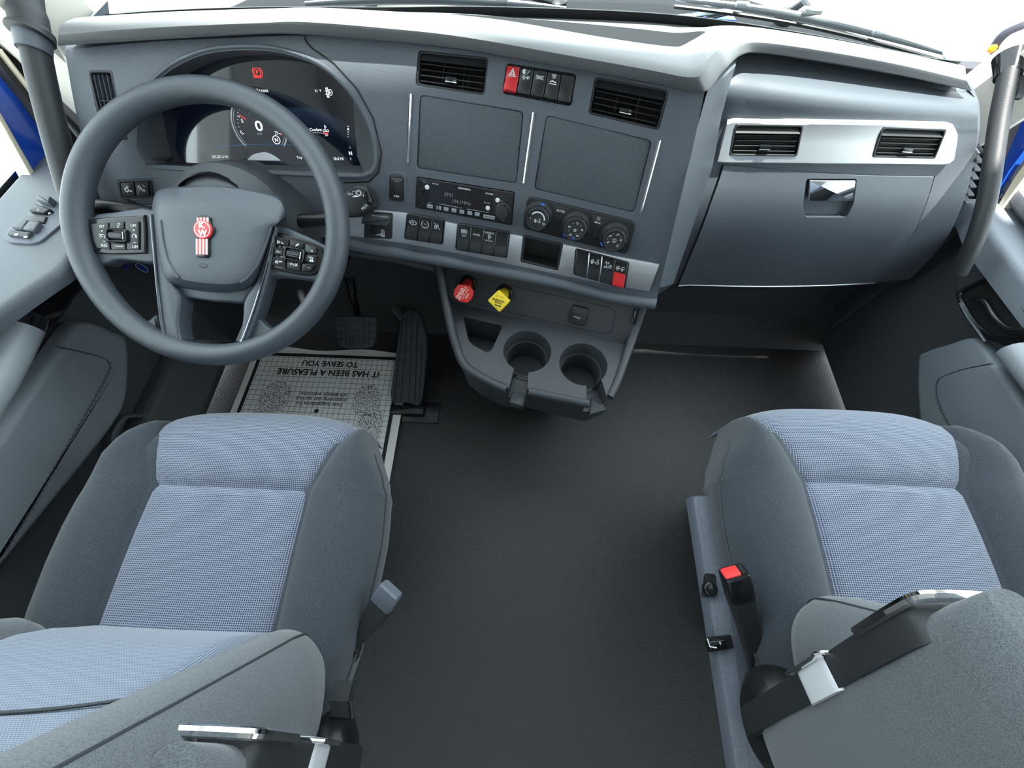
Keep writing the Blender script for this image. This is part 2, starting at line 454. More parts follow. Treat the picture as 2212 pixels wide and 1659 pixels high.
# firewall with sloping toe board
tb = [(.74, 0.0), (.80, .10), (.90, .24), (.975, .36), (.985, .50), (.985, .72)]
structure('wall_front', slab([[(x, y, z) for x in (-1.03, 0, 1.03)] for y, z in tb], (0, .03, 0)), 'carpet')
structure('wall_back', box((0, -2.2, 1.0), (2.1, .04, 2.0)), 'headliner')
for sd, nm in ((-1, 'left'), (1, 'right')):
    structure('wall_' + nm, join(box((sd * 1.04, -1.3, .5), (.04, 1.8, 1.0)), box((sd * 1.04, -1.3, 1.8), (.04, 1.8, .4)), box((sd * 1.01, -.33, 1.3), (.10, .74, 1.4)), box((sd * 1.04, -2.0, 1.3), (.04, .4, .7))), 'headliner')
structure('window_4', slab([[(-1.04, -1.8, 1.0), (-1.04, -.7, 1.0)], [(-1.04, -1.8, 1.6), (-1.04, -.7, 1.6)]], (.005, 0, 0)), 'glass')
structure('window_5', slab([[(1.04, -1.8, 1.0), (1.04, -.7, 1.0)], [(1.04, -1.8, 1.6), (1.04, -.7, 1.6)]], (-.005, 0, 0)), 'glass')
# roof with the two sleeper skylights
structure('ceiling', join(box((0, -.215, 2.0), (2.1, 1.57, .04)), box((0, -2.05, 2.0), (2.1, .34, .04)), box((0, -1.44, 2.0), (.5, .9, .04)), box((.85, -1.44, 2.0), (.40, .9, .04)), box((-.85, -1.44, 2.0), (.40, .9, .04))), 'headliner')
structure('trim_7', slab([[(x, .56, 1.985 - .05 * x * x), (x, .62, 1.965 - .05 * x * x), (x, .687, 1.93 - .05 * x * x)] for x in (-1.05, -.5, 0, .5, 1.05)], (0, 0, .02)), 'blue_paint')   # unseen visor, added and sized to keep sun off the dash face
for k, sd in ((6, -1), (7, 1)):
    structure('window_%d' % k, box((sd * .45, -1.44, 2.0), (.40, .88, .006)), 'glass')

# windscreen base line measured on the photograph
WB = [((140, 62), .80), ((330, 45), .80), ((560, 36), .80), ((830, 36), .795), ((1000, 34), .795), ((1200, 38), .79), ((1400, 47), .785), ((1550, 62), .78), ((1700, 85), .775), ((1850, 112), .77), ((2000, 143), .765), ((2075, 152), .755)]
WBP = [at(p[0], p[1], Z=z) for p, z in WB]
WBS = [Vector(p) for p in smooth_poly([tuple(p) for p in WBP], 4, False)]
rows = []
for k in range(7):
    t = k / 6
    rows.append([Vector((p.x * (1 - .06 * t), p.y + .02 - .34 * t - .04 * t * t, p.z + 1.13 * t)) for p in WBS])
structure('window_1', slab(rows, (0, .006, .003)), 'glass')
structure('trim_10', slab([[p + Vector((0, -.03, -.010)) for p in WBS], [p + Vector((0, .012, -.006)) for p in WBS], [Vector((p.x, max(p.y + .02, .97), p.z - .04)) for p in WBS], [Vector((p.x, .99, .66)) for p in WBS]], (0, .01, 0)), 'black')  # unseen closing strip, added to stop sun leaking down behind the dashboard
# black printed border along the base of the windscreen
rows = [[Vector((p.x, p.y + .016 - .34 * t, p.z + 1.13 * t)) for p in WBS] for t in (-.012, 0, .007)]
structure('trim_1', slab(rows, (0, .003, 0)), 'black')
for k, sd in ((2, -1), (3, 1)):
    structure('window_%d' % k, slab([[(sd * 1.0, .02, .62), (sd * 1.0, .80, .62)], [(sd * .93, .02, 1.75), (sd * .93, .42, 1.75)]], (sd * .005, 0, 0)), 'glass')

# A pillars, cream trim
def pillar(nm, base, top, mat_):
    rings = []
    for t in (0, .35, .7, 1.0):
        rings.append([Vector(a).lerp(Vector(b), t) for a, b in zip(base, top)])
    return structure(nm, loft(rings), mat_)
p_in = at(150, 66, X=-.88); p_low = at(160, 275, X=-.87)
A = [at(140, 100, X=-.86), at(162, 280, X=-.865), at(120, 230, X=-.93), at(90, 20, X=-.93)]
def fixpillar(nm, pts, sd):
    """pillar body: foot polygon, carried up and back along the windscreen edge"""
    up = Vector((0, -.36, 1.12))
    return structure(nm, loft([[Vector(p) + up * t for p in pts] for t in (-.12, 0, .25, .5, .75, 1.0)]), 'beige')
fixpillar('trim_2', [(-.845, .74, .80), (-.80, .83, .80), (-.86, .90, .80), (-.95, .84, .80), (-.955, .76, .80)], -1)
fixpillar('trim_3', [(.875, .80, .77), (.80, .87, .77), (.84, .95, .77), (.93, .90, .77), (.925, .83, .77)], 1)
structure('trim_8', tube([at(168, 68, X=-.86), at(88, 0, X=-.875), at(20, -62, X=-.89)], .009, 10), 'black')
structure('trim_9', tube([at(172, 60, X=-.90), at(118, 0, X=-.92), at(70, -60, X=-.94)], .013, 10), 'blue_paint')
for k, sd, z0 in ((4, -1, .63),):
    # cream cheek between dashboard end and door frame
    structure('trim_%d' % k, slab([[(sd * .825, .735, z0 + .03), (sd * .90, .75, z0 - .02)], [(sd * .84, .75, .80), (sd * .95, .76, .84)]], (0, .05, 0)), 'beige')

for k, sd in ((11, -1), (12, 1)):
    structure('trim_%d' % k, box((sd * .985, .89, .38), (.04, .24, .76), .005), 'door_dark')
# outside: ground, bonnet, cowl
structure('ground', box((0, 4, -1.25), (60, 60, .1)), 'concrete')
h = [(-.98, 1.08), (-.97, 1.19), (-.78, 1.30), (-.68, 1.48), (-.60, 2.3), (.36, 2.3), (.47, 1.52), (.53, 1.42), (.75, 1.27), (.97, 1.13), (.98, 1.08)]
bon = thing('truck_bonnet', 'blue painted truck bonnet and dark cowl seen through the windscreen', 'bonnet', (0, 1.5, .3))
obj('bonnet_shell', xf(prism(h, .3, .655, .03), Matrix()), 'blue_paint', bon)
cw = [(-.90, 1.05), (-.95, 1.12), (-.80, 1.24), (-.72, 1.36), (-.4, 1.50), (0, 1.54), (.35, 1.50), (.50, 1.40), (.70, 1.26), (.93, 1.09), (.86, 1.05), (.45, 1.05), (0, 1.06), (-.45, 1.05)]
obj('cowl_panel', prism(smooth_poly(cw, 3), .5, .675, .012), 'cowl', bon)
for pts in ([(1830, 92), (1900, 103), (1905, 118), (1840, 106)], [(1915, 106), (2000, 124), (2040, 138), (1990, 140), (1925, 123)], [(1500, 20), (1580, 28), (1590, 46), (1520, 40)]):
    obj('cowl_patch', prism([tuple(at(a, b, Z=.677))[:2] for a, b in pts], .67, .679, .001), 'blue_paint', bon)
for k in range(9):
    x = -.4 + k * .11
    obj('cowl_rib', box((x, 1.16 - abs(x) * .06, .678), (.07, .012, .006), .002), 'cowl', bon)

def wiper(p0, p1, label, arm):
    t = thing('windscreen_wiper', label, 'wiper', p0, 'wipers parked on the windscreen')
    n = 12; path = [p0.lerp(p1, k / n) + Vector((0, 0, .012 * sin(pi * k / n))) for k in range(n + 1)]
    obj('blade', tube([p - Vector((0, .004, .012)) for p in path], .004, 6), 'black', t)
    obj('beam', tube(path, [.004 + .004 * sin(pi * k / n) for k in range(n + 1)], 8, sx=.6), 'trim_silver', t)
    mid = p0.lerp(p1, .5) + Vector((0, .004, .022))
    obj('arm', tube([Vector(arm), Vector(arm).lerp(mid, .5) + Vector((0, 0, .02)), mid], [.009, .007, .005], 8), 'mirror_body', t)
    obj('clip', box(mid, (.045, .016, .016), .004), 'chrome', t)
    for q in (.25, .75): obj('pivot', box(p0.lerp(p1, q) + Vector((0, 0, .012)), (.03, .012, .012), .003), 'trim_silver', t)
    obj('arm_hub', xf(lathe([(.0, .0), (.022, 0), (.022, .02), (.012, .026), (0, .026)], 16), Matrix.Translation(Vector(arm) - Vector((0, 0, .015)))), 'black', t)
    return t
wiper(at(660, 8, Z=.725), at(1222, 19, Z=.725), 'silver windscreen wiper lying above the middle of the dashboard', (.0, 1.25, .70))
wiper(at(1460, -2, Z=.725), at(2045, 116, Z=.72), 'long silver windscreen wiper above the passenger side of the dashboard', (.55, 1.24, .70))
# slim washer linkage in front of the tray
lk = thing('wiper_linkage', 'thin grey washer arm on the cowl behind the dashboard tray', 'wiper arm', at(1600, 24, Z=.70))
obj('rod', tube([at(1440, 40, Z=.70), at(1525, 30, Z=.705), at(1585, 22, Z=.705), at(1598, 28, Z=.70)], .005, 8), 'trim_silver', lk)
obj('lower_rod', tube([at(1500, 47, Z=.695), at(1585, 26, Z=.70)], .004, 8), 'mirror_body', lk)
# outside mirror by the right A pillar
F = Fr(at(2165, 85, X=1.0), (0, 1, 0), (-.75, -.6, .2))
mi = thing('outside_mirror', 'dark outside mirror with amber lamp beyond the right pillar', 'mirror', F.M)
obj('mirror_shell', xf(prism(smooth_poly(F.P([(2135, 110), (2150, 80), (2180, 58), (2235, 45), (2260, 100), (2200, 118), (2150, 128)]), 4), -.05, .01, .012), F.M), 'mirror_body', mi)
obj('mirror_glass', xf(prism(smooth_poly(F.P([(2158, 108), (2185, 75), (2240, 60), (2240, 95), (2190, 112)]), 4), .008, .013, .002), F.M), 'cream', mi)
obj('lamp', xf(prism(circle(.008, 14, *F.L(2146, 105)), .005, .016, .003), F.M), 'amber', mi)
# ================================================================== dashboard
DC = [((140, 108), .70, (228, 460), .56), ((330, 90), .715, (340, 470), .57), ((500, 82), .725, (490, 482), .575), ((660, 77), .73, (640, 500), .58),
      ((830, 88), .73, (775, 530), .582), ((1000, 108), .718, (960, 562), .572), ((1250, 151), .69, (1190, 607), .548), ((1400, 179), .668, (1325, 640), .528), ((1522, 199), .648, (1416, 655), .51)]
topc = [tuple(at(*a, Y=y)) for a, y, b, z in DC]; botc = [tuple(at(*b, Y=z)) for a, y, b, z in DC]
TS = [Vector(p) for p in smooth_poly(topc, 8, False)]; BS = [Vector(p) for p in smooth_poly(botc, 8, False)]
NR = 10
FACE = [[t.lerp(b, k / NR) + Vector((0, -.008 * sin(pi * k / NR), .004 * sin(pi * k / NR))) for t, b in zip(TS, BS)] for k in range(NR + 1)]
TF = tree_of(grid(FACE))
dash = thing('dashboard', 'grey moulded truck dashboard running across the cab under the windscreen', 'dashboard', (0, .75, .45))
face = obj('face_panel', slab(FACE, (0, .07, .0)), 'dash', dash)
CUT = []
def F4(*c, tree=None): return frame_hits(tree or TF, c if len(c) == 4 else q4(*c))
def cutpx(F, pts, r, depth, front=.03):
    g = rpoly(F.P(pts), r); CUT.append(xf(prism(g, -depth, front), F.M))

# ---- instrument display recess
FC = F4((345, 150), (730, 150), (760, 355), (380, 355))
OUT = [(292, 300), (302, 215), (345, 152), (425, 108), (520, 95), (615, 103), (700, 138), (765, 200), (803, 270), (816, 330), (812, 366), (792, 382), (740, 384), (350, 367), (312, 352), (295, 325)]
SCR = [(343, 188), (364, 156), (422, 118), (523, 104), (609, 111), (685, 143), (754, 181), (764, 260), (771, 340), (760, 358), (385, 351), (370, 340), (356, 270)]
outl = smooth_poly(FC.P(OUT), 5)
CUT.append(xf(prism(inset(ccw(outl), .006), -.062, .05), FC.M))
# ---- vents / switches / radio openings
VL = F4((190, 152), (243, 152), (275, 302), (225, 302)); cutpx(VL, [(190, 152), (243, 152), (275, 302), (225, 302)], .006, .05)
V1c = [(903, 108), (1056, 124), (1047, 206), (897, 184)]; V1 = F4(*V1c); cutpx(V1, V1c, .006, .05)
V2c = [(1285, 165), (1446, 195), (1424, 282), (1270, 246)]; V2 = F4(*V2c); cutpx(V2, V2c, .006, .05)
S1c = [(1094, 136), (1246, 160), (1234, 230), (1085, 202)]; S1 = F4(*S1c); cutpx(S1, S1c, .006, .03)
B1c = [(907, 204), (1132, 240), (1116, 397), (900, 363)]; B1 = F4(*B1c); cutpx(B1, B1c, .008, .004)
B2c = [(1180, 248), (1409, 303), (1370, 460), (1153, 408)]; B2 = F4(*B2c); cutpx(B2, B2c, .008, .004)
RDc = [(900, 381), (1112, 414), (1106, 487), (897, 448)]; RD = F4(*RDc); cutpx(RD, RDc, .003, .03)
PKc = [(1130, 506), (1217, 526), (1206, 583), (1124, 564)]; PK = F4(*PKc); cutpx(PK, PKc, .003, .045)
USc = [(840, 372), (876, 376), (876, 435), (838, 430)]; US = F4(*USc)
bool_cut(face, CUT)
obj('panel_seam', tube([TF.ray_cast(CAM, ray(*p).normalized())[0] + Vector((0, -.0006, 0)) for p in ((657, 78), (663, 92), (674, 104), (720, 135), (770, 190), (806, 255), (824, 330), (818, 372), (797, 392), (742, 394))], .0012, 6), 'void', dash)

# ---- padded top roll
PA = [((127, 99), .685), ((330, 86), .70), ((560, 74), .715), ((660, 75), .716), ((830, 88), .716), ((1000, 107), .705), ((1250, 151), .677), ((1400, 178), .655), ((1500, 197), .64), ((1532, 192), .645), ((1562, 155), .69), ((1600, 120), .765), ((1652, 115), .785), ((1800, 137), .79), ((1950, 164), .79), ((2099, 197), .79)]
PB = [(127, 74), (330, 59), (560, 49), (660, 47), (830, 60), (1000, 79), (1250, 123), (1400, 150), (1485, 166), (1520, 158), (1553, 128), (1596, 98), (1652, 92), (1800, 113), (1950, 141), (2088, 174)]
lo = [at(*a, Y=y) for a, y in PA]
hi = [at(b[0], b[1], Y=y - .0015) for b, (a, y) in zip(PB, PA)]
back = []
for k, p in enumerate(lo):
    q = min(WBS, key=lambda w: abs(w.x - p.x)); back.append(Vector((p.x * 1.02, q.y - .004, q.z - .003)))
def res3(l, n=90): return [Vector(v) for v in resample(smooth_poly([tuple(p) for p in l], 6, False), n, False)]
lo_, hi_, bk_ = [[Vector(v) for v in smooth_poly([tuple(p) for p in l], 6, False)] for l in (lo, hi, back)]
prof = []
for a, b, c in zip(lo_, hi_, bk_):
    col = [a + Vector((0, .03, .004)), a + Vector((0, .004, 0)), a, a.lerp(b, .15) + Vector((0, -.0015, 0)), a.lerp(b, .5) + Vector((0, -.0015, 0)), a.lerp(b, .85) + Vector((0, -.0015, 0)), b + Vector((0, -.001, 0)), b + Vector((0, .0045, .003))]
    crown = b + Vector((0, .016, .005))
    for t in (0, .15, .35, .6, .85, 1.0):
        q = crown.lerp(c, t); q.z += .010 * sin(pi * t); col.append(q)
    col += [c - Vector((0, 0, .055)), a + Vector((0, .08, -.05)), a + Vector((0, .05, -.02))]
    prof.append(col)
top_g = loft([[v for v in c] for c in prof])
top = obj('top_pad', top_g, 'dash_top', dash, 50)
TT = tree_of(top_g)
TRc = [(960, 44), (1110, 37), (1300, 46), (1450, 58), (1524, 67), (1482, 92), (1440, 97), (1300, 84), (1110, 61)]
FT = Fr(TT.ray_cast(CAM, ray(1300, 66).normalized())[0], (1, -.12, 0), (0, .16, 1))
bool_cut(top, [xf(prism(smooth_poly(FT.P(TRc), 4), -.026, .06), FT.M)])
obj('tray_floor', xf(prism(inset(ccw(smooth_poly(FT.P(TRc), 4)), .0008), -.028, -.0245), FT.M), 'dash', dash)

# ---- passenger side
PR = [  # (centre edge px, Y) (left px, Y) (right px, Y)
    ((1530, 192), .655, (1598, 118), .825, (2098, 198), .825), ((1521, 222), .650, (1580, 178), .764, (2110, 232), .768), ((1513, 252), .640, (1566, 235), .757, (2112, 275), .760),
    ((1507, 272), .632, (1560, 262), .757, (2110, 300), .758), ((1488, 352), .605, (1545, 352), .742, (2096, 380), .742), ((1470, 430), .575, (1520, 430), .724, (2072, 455), .724),
    ((1452, 505), .550, (1494, 505), .716, (2035, 530), .716), ((1425, 620), .520, (1452, 612), .722, (1965, 604), .722)]
PC = []
for a, ya, b, yb, c, yc in PR:
    A_, B_, C_ = at(*a, Y=ya), at(*b, Y=yb), at(*c, Y=yc)
    row = [A_, A_.lerp(B_, .12) + Vector((.006, 0, 0)), A_.lerp(B_, .55) + Vector((.012, 0, .004)), B_ - Vector((.004, 0, 0)), B_ + Vector((.012, -.004, 0))]
    n = 14
    for k in range(1, n): row.append(B_.lerp(C_, k / n) + Vector((0, -.012 * sin(pi * k / n), 0)))
    row += [C_ + Vector((-.01, -.001, 0)), C_, C_ + Vector((.01, .012, 0)), C_ + Vector((.016, .12, 0))]
    PC.append(row)
def dense(PC, m):
    cols = list(zip(*PC)); out = []
    for c in cols: out.append([Vector(v) for v in smooth_poly([tuple(p) for p in c], m, False)])
    return [list(r) for r in zip(*out)]
PD = dense(PC, 4)
TP = tree_of(grid(PD))
nu = 4 * 4 + 1   # rows above the glove box
upper = obj('passenger_panel', slab(PD[:nu], (0, .05, 0)), 'dash_soft', dash)
obj('stack_side', slab([r[:5] for r in PD[nu - 1:]], (.0, .05, 0)), 'dash_soft', dash)
obj('end_frame', slab([r[-6:] for r in PD[nu - 1:]], (0, .05, 0)), 'dash_soft', dash)
GC = [r[4:-5] for r in PD[nu - 1:]]
sh = Vector((0, -.004, 0)); 
GC = [[p + sh for p in r] for r in GC]
GC = [[r[0] + Vector((.003, 0, 0))] + r[1:-1] + [r[-1] - Vector((.004, 0, 0))] for r in GC]
glove = obj('glove_box_door', slab(GC, (0, .03, 0)), 'dash_soft', dash)
GLc = [(1742, 388), (1851, 388), (1837, 470), (1737, 470)]
TG = tree_of(grid(GC)); GL = frame_hits(TG, GLc)
bool_cut(glove, [xf(prism(rpoly(GL.P([(1742, 386), (1852, 386), (1843, 440), (1828, 470), (1740, 470), (1734, 440)]), .006), -.014, .03), GL.M)])
obj('glove_latch', xf(prism(rpoly(GL.P([(1748, 389), (1848, 389), (1841, 434), (1745, 434)]), .003), -.008, .002, .0015), GL.M), 'chrome', glove, label='chrome glove box latch plate')
obj('door_gap', tube([v + Vector((0, -.001, .001)) for v in GC[-1]], .0018, 6), 'trim_silver', glove)
# under-dash panels
bt = [Vector(v) for v in PD[-1]]
bt = bt[:-3]
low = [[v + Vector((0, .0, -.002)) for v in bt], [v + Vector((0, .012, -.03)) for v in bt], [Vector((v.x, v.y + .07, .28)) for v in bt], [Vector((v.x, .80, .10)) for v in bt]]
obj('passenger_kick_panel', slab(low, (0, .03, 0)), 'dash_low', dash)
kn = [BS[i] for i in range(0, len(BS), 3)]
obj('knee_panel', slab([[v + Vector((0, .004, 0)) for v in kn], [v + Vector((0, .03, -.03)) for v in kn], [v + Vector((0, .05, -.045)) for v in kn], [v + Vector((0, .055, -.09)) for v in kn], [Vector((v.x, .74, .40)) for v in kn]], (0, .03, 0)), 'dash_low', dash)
obj('knee_ledge', tube([TF.ray_cast(CAM, ray(a, b).normalized())[0] + Vector((0, .03, -.042)) if False else at(a, b, Y=.60) for a, b in ((700, 536), (770, 546), (860, 560), (938, 578))], .009, 8), 'dash_low', dash)
# lower lip of the centre stack
lip = [v for v in BS[4 * 8 - 2:]]
obj('lower_lip', tube([v + Vector((0, -.002, 0)) for v in lip], .012, 10), 'dash', dash)
# left end cap of the driver side
obj('end_cap', slab([[FACE[k][0], FACE[k][0] + Vector((-.012, .03, 0)), FACE[k][0] + Vector((-.016, .14, 0))] for k in range(NR + 1)], (.004, .02, 0)), 'dash', dash)

# ---- satin silver strip
def on_face(px, py, off=.003):
    h = TF.ray_cast(CAM, ray(px, py).normalized())
    n = h[1]; n = n if n.y < 0 else -n
    return h[0] + n * off
SU = [(752, 452), (880, 461), (1000, 487), (1120, 509), (1230, 530), (1340, 555), (1424, 571)]
SL = [(748, 508), (866, 524), (985, 546), (1110, 572), (1225, 596), (1325, 616), (1402, 628)]
su, sd_ = resample(smooth_poly(SU, 6, False), 40, False), resample(smooth_poly(SL, 6, False), 40, False)
strip = [[on_face(a[0] + (b[0] - a[0]) * t, a[1] + (b[1] - a[1]) * t, .0035 if 0 < t < 1 else .002) for a, b in zip(su, sd_)] for t in (0, .06, .5, .94, 1)]
sso = obj('silver_strip', slab(strip, (0, .004, 0)), 'silver', dash)
bool_cut(sso, [xf(prism(rpoly(PK.P(PKc), .003), -.045, .03), PK.M)])
TSt = tree_of(grid(strip))
strip2 = [[on_face(x, y0 + (x - 236) * .06, .003) for x in range(236, 345, 12)] for y0 in (440, 455)]
obj('silver_strip', slab(strip2, (0, .004, 0)), 'silver', dash)

# ---- blank panels, chrome strips
obj('blank_panel', xf(prism(rpoly(inset(ccw(B1.P(B1c)), .0015), .007), -.006, -.001, .001), B1.M), 'dash_panel', dash)
obj('blank_panel', xf(prism(rpoly(inset(ccw(B2.P(B2c)), .0015), .007), -.006, -.001, .001), B2.M), 'dash_panel', dash)
for (a, b) in (((888, 203), (881, 352)), ((1153, 243), (1132, 395)), ((1425, 303), (1384, 458))):
    p, q = on_face(*a, .001), on_face(*b, .001)
    obj('chrome_strip', tube([p, p.lerp(q, .5), q], .0025, 8), 'chrome', dash)
# open pocket in the strip
obj('pocket_frame', xf(ringprism(rpoly(PK.P(PKc), .003), inset(ccw(PK.P([(1136, 512), (1211, 530), (1202, 578), (1130, 560)])), 0), -.002, .0045, .001, 60), PK.M), 'black_soft', dash)
obj('pocket_liner', xf(join(prism(PK.P(PKc, 0), -.044, -.042), ringprism(inset(ccw(PK.P(PKc)), .0005), inset(ccw(PK.P(PKc)), .0012), -.043, -.001, 0, 48)), PK.M), 'black_soft', dash)
# raised housing of the usb socket
obj('socket_surround', xf(ringprism(rpoly(US.P([(836, 378), (843, 370), (872, 372), (878, 380), (878, 436), (836, 431)]), .004), rpoly(US.P([(841, 382), (846, 376), (869, 378), (873, 384), (873, 434), (841, 430)]), .003), -.002, .0016, .0006), US.M), 'dash', dash)
# ================================================================== air vents
def vent(F, c, label, mt_slat='black', horizontal=True, frame_mat='black_soft', visor=True, depth=.04, front=.0):
    """c: TL TR BR BL pixels of the opening"""
    t = thing('air_vent', label, 'air vent', F.M, 'dashboard air vents')
    P = F.P(c); P = ccw(P)
    cx = sum(p[0] for p in P) / 4; cy = sum(p[1] for p in P) / 4
    inn = inset(P, .003)
    obj('housing', xf(join(prism(P, -depth, -depth + .002), ringprism(rpoly(P, .004), rpoly(inn, .003), -depth, front + .001, .0006, 60)), F.M), frame_mat, t)
    tl, tr, br, bl = [Vector(p) for p in F.P(c)]
    def pt(u, v): a = tl.lerp(tr, u); b = bl.lerp(br, u); return a.lerp(b, v)
    def bar(u0, v0, u1, v1, th, z0, z1, nm, m):
        a, b = pt(u0, v0), pt(u1, v1); d = (b - a).normalized(); n = Vector((-d.y, d.x)) * th / 2
        obj(nm, xf(prism([tuple(a - n), tuple(b - n), tuple(b + n), tuple(a + n)], z0, z1, .0006, 1), F.M), m, t)
    if horizontal:
        v0 = .10
        if visor:
            q = [pt(.05, .05), pt(.95, .05), pt(.97, .26), pt(.03, .26)]
            g = loft([[(p.x, p.y, z) for p, z in zip(q, (-.02, -.02, -.02, -.02))], [(p.x, p.y, z) for p, z in zip(q, (-.010, -.010, front + .002, front + .002))]])
            obj('visor', xf(g, F.M), 'black_soft' if frame_mat != 'silver' else 'dash_low', t); v0 = .26
        for k in range(4):
            v = v0 + (.92 - v0) * (k + .55) / 4
            bar(.05, v, .95, v, .0018, -.012, front - .0005, 'slat', mt_slat)
        for u in (.35, .65): bar(u, v0, u, .93, .0016, -.03, -.014, 'divider', 'black')
        a = pt(.42, .70); b = pt(.58, .70)
        obj('tab', xf(prism(rpoly([(a.x, a.y - .0035), (b.x, b.y - .0035), (b.x, b.y + .0035), (a.x, a.y + .0035)], .002), -.004, front + .004, .0015), F.M), 'black_gloss', t)
        obj('tab_edge', xf(prism(rpoly([(a.x, a.y - .004), (b.x, b.y - .004), (b.x, b.y - .0022), (a.x, a.y - .0022)], .0006), front, front + .0048, .0004), F.M), 'chrome', t)
    else:
        for k in range(5):
            u = .14 + .72 * k / 4; bar(u, .05, u, .95, .0012, -.012, -.001, 'slat', 'dash')
        bar(.08, .42, .92, .42, .0016, -.012, -.0015, 'divider', 'black_soft')
        a = pt(.5, .72)
        obj('tab', xf(prism(rrect(.008, .028, .0035, a.x, a.y), -.006, .005, .002), F.M), 'light_plastic', t)
    obj('back_shadow', xf(prism(inset(P, .002), -depth + .0021, -depth + .004), F.M), 'void', t)
    return t
VLc = [(190, 152), (243, 152), (275, 302), (225, 302)]
vent(VL, VLc, 'narrow upright air vent at the left end of the dashboard', horizontal=False)
vent(V1, V1c, 'black air vent between the instrument display and the red hazard switch', front=-.004)
vent(V2, V2c, 'black air vent at the right corner of the centre stack', front=-.004)
# silver band with two vents, passenger side
BDc = [(1578, 256), (2052, 264), (2040, 356), (1550, 351)]
BD = frame_hits(TP, BDc)
V3c = [(1588, 268), (1736, 270), (1722, 338), (1574, 336)]; V4c = [(1906, 274), (2046, 279), (2020, 343), (1884, 340)]
def on_pass(px, py, off):
    h = TP.ray_cast(CAM, ray(px, py).normalized()); n_ = h[1] if h[1].y < 0 else -h[1]; return h[0] + n_ * off
bu, bd_ = [(1572, 258), (1582, 254.5), (1650, 255.5), (1750, 257), (1850, 259), (1950, 261), (2040, 263), (2056, 268), (2063, 280)], [(1549, 349), (1560, 351), (1640, 351.5), (1745, 352.5), (1840, 353.5), (1940, 354.5), (2028, 356), (2042, 354), (2052, 345)]
bu, bd_ = resample(bu, 40, False), resample(bd_, 40, False)
BG = [[on_pass(a_[0] + (b_[0] - a_[0]) * t_, a_[1] + (b_[1] - a_[1]) * t_, .009 if 0 < t_ < 1 else .004) for a_, b_ in zip(bu, bd_)] for t_ in (0, .05, .3, .5, .7, .95, 1)]
band = obj('silver_band', slab(BG, (0, .03, 0)), 'silver', dash)
TBD = tree_of(grid(BG))
BV3, BV4 = frame_hits(TBD, V3c), frame_hits(TBD, V4c)
bool_cut(band, [xf(prism(rpoly(f_.P(c_), .004), -.012, .03), f_.M) for f_, c_ in ((BV3, V3c), (BV4, V4c))])
vent(BV3, V3c, 'black louvred vent in the silver band nearest the centre stack', depth=.011, front=.0)
vent(BV4, V4c, 'black louvred vent in the silver band nearest the passenger door', depth=.011, front=.0)

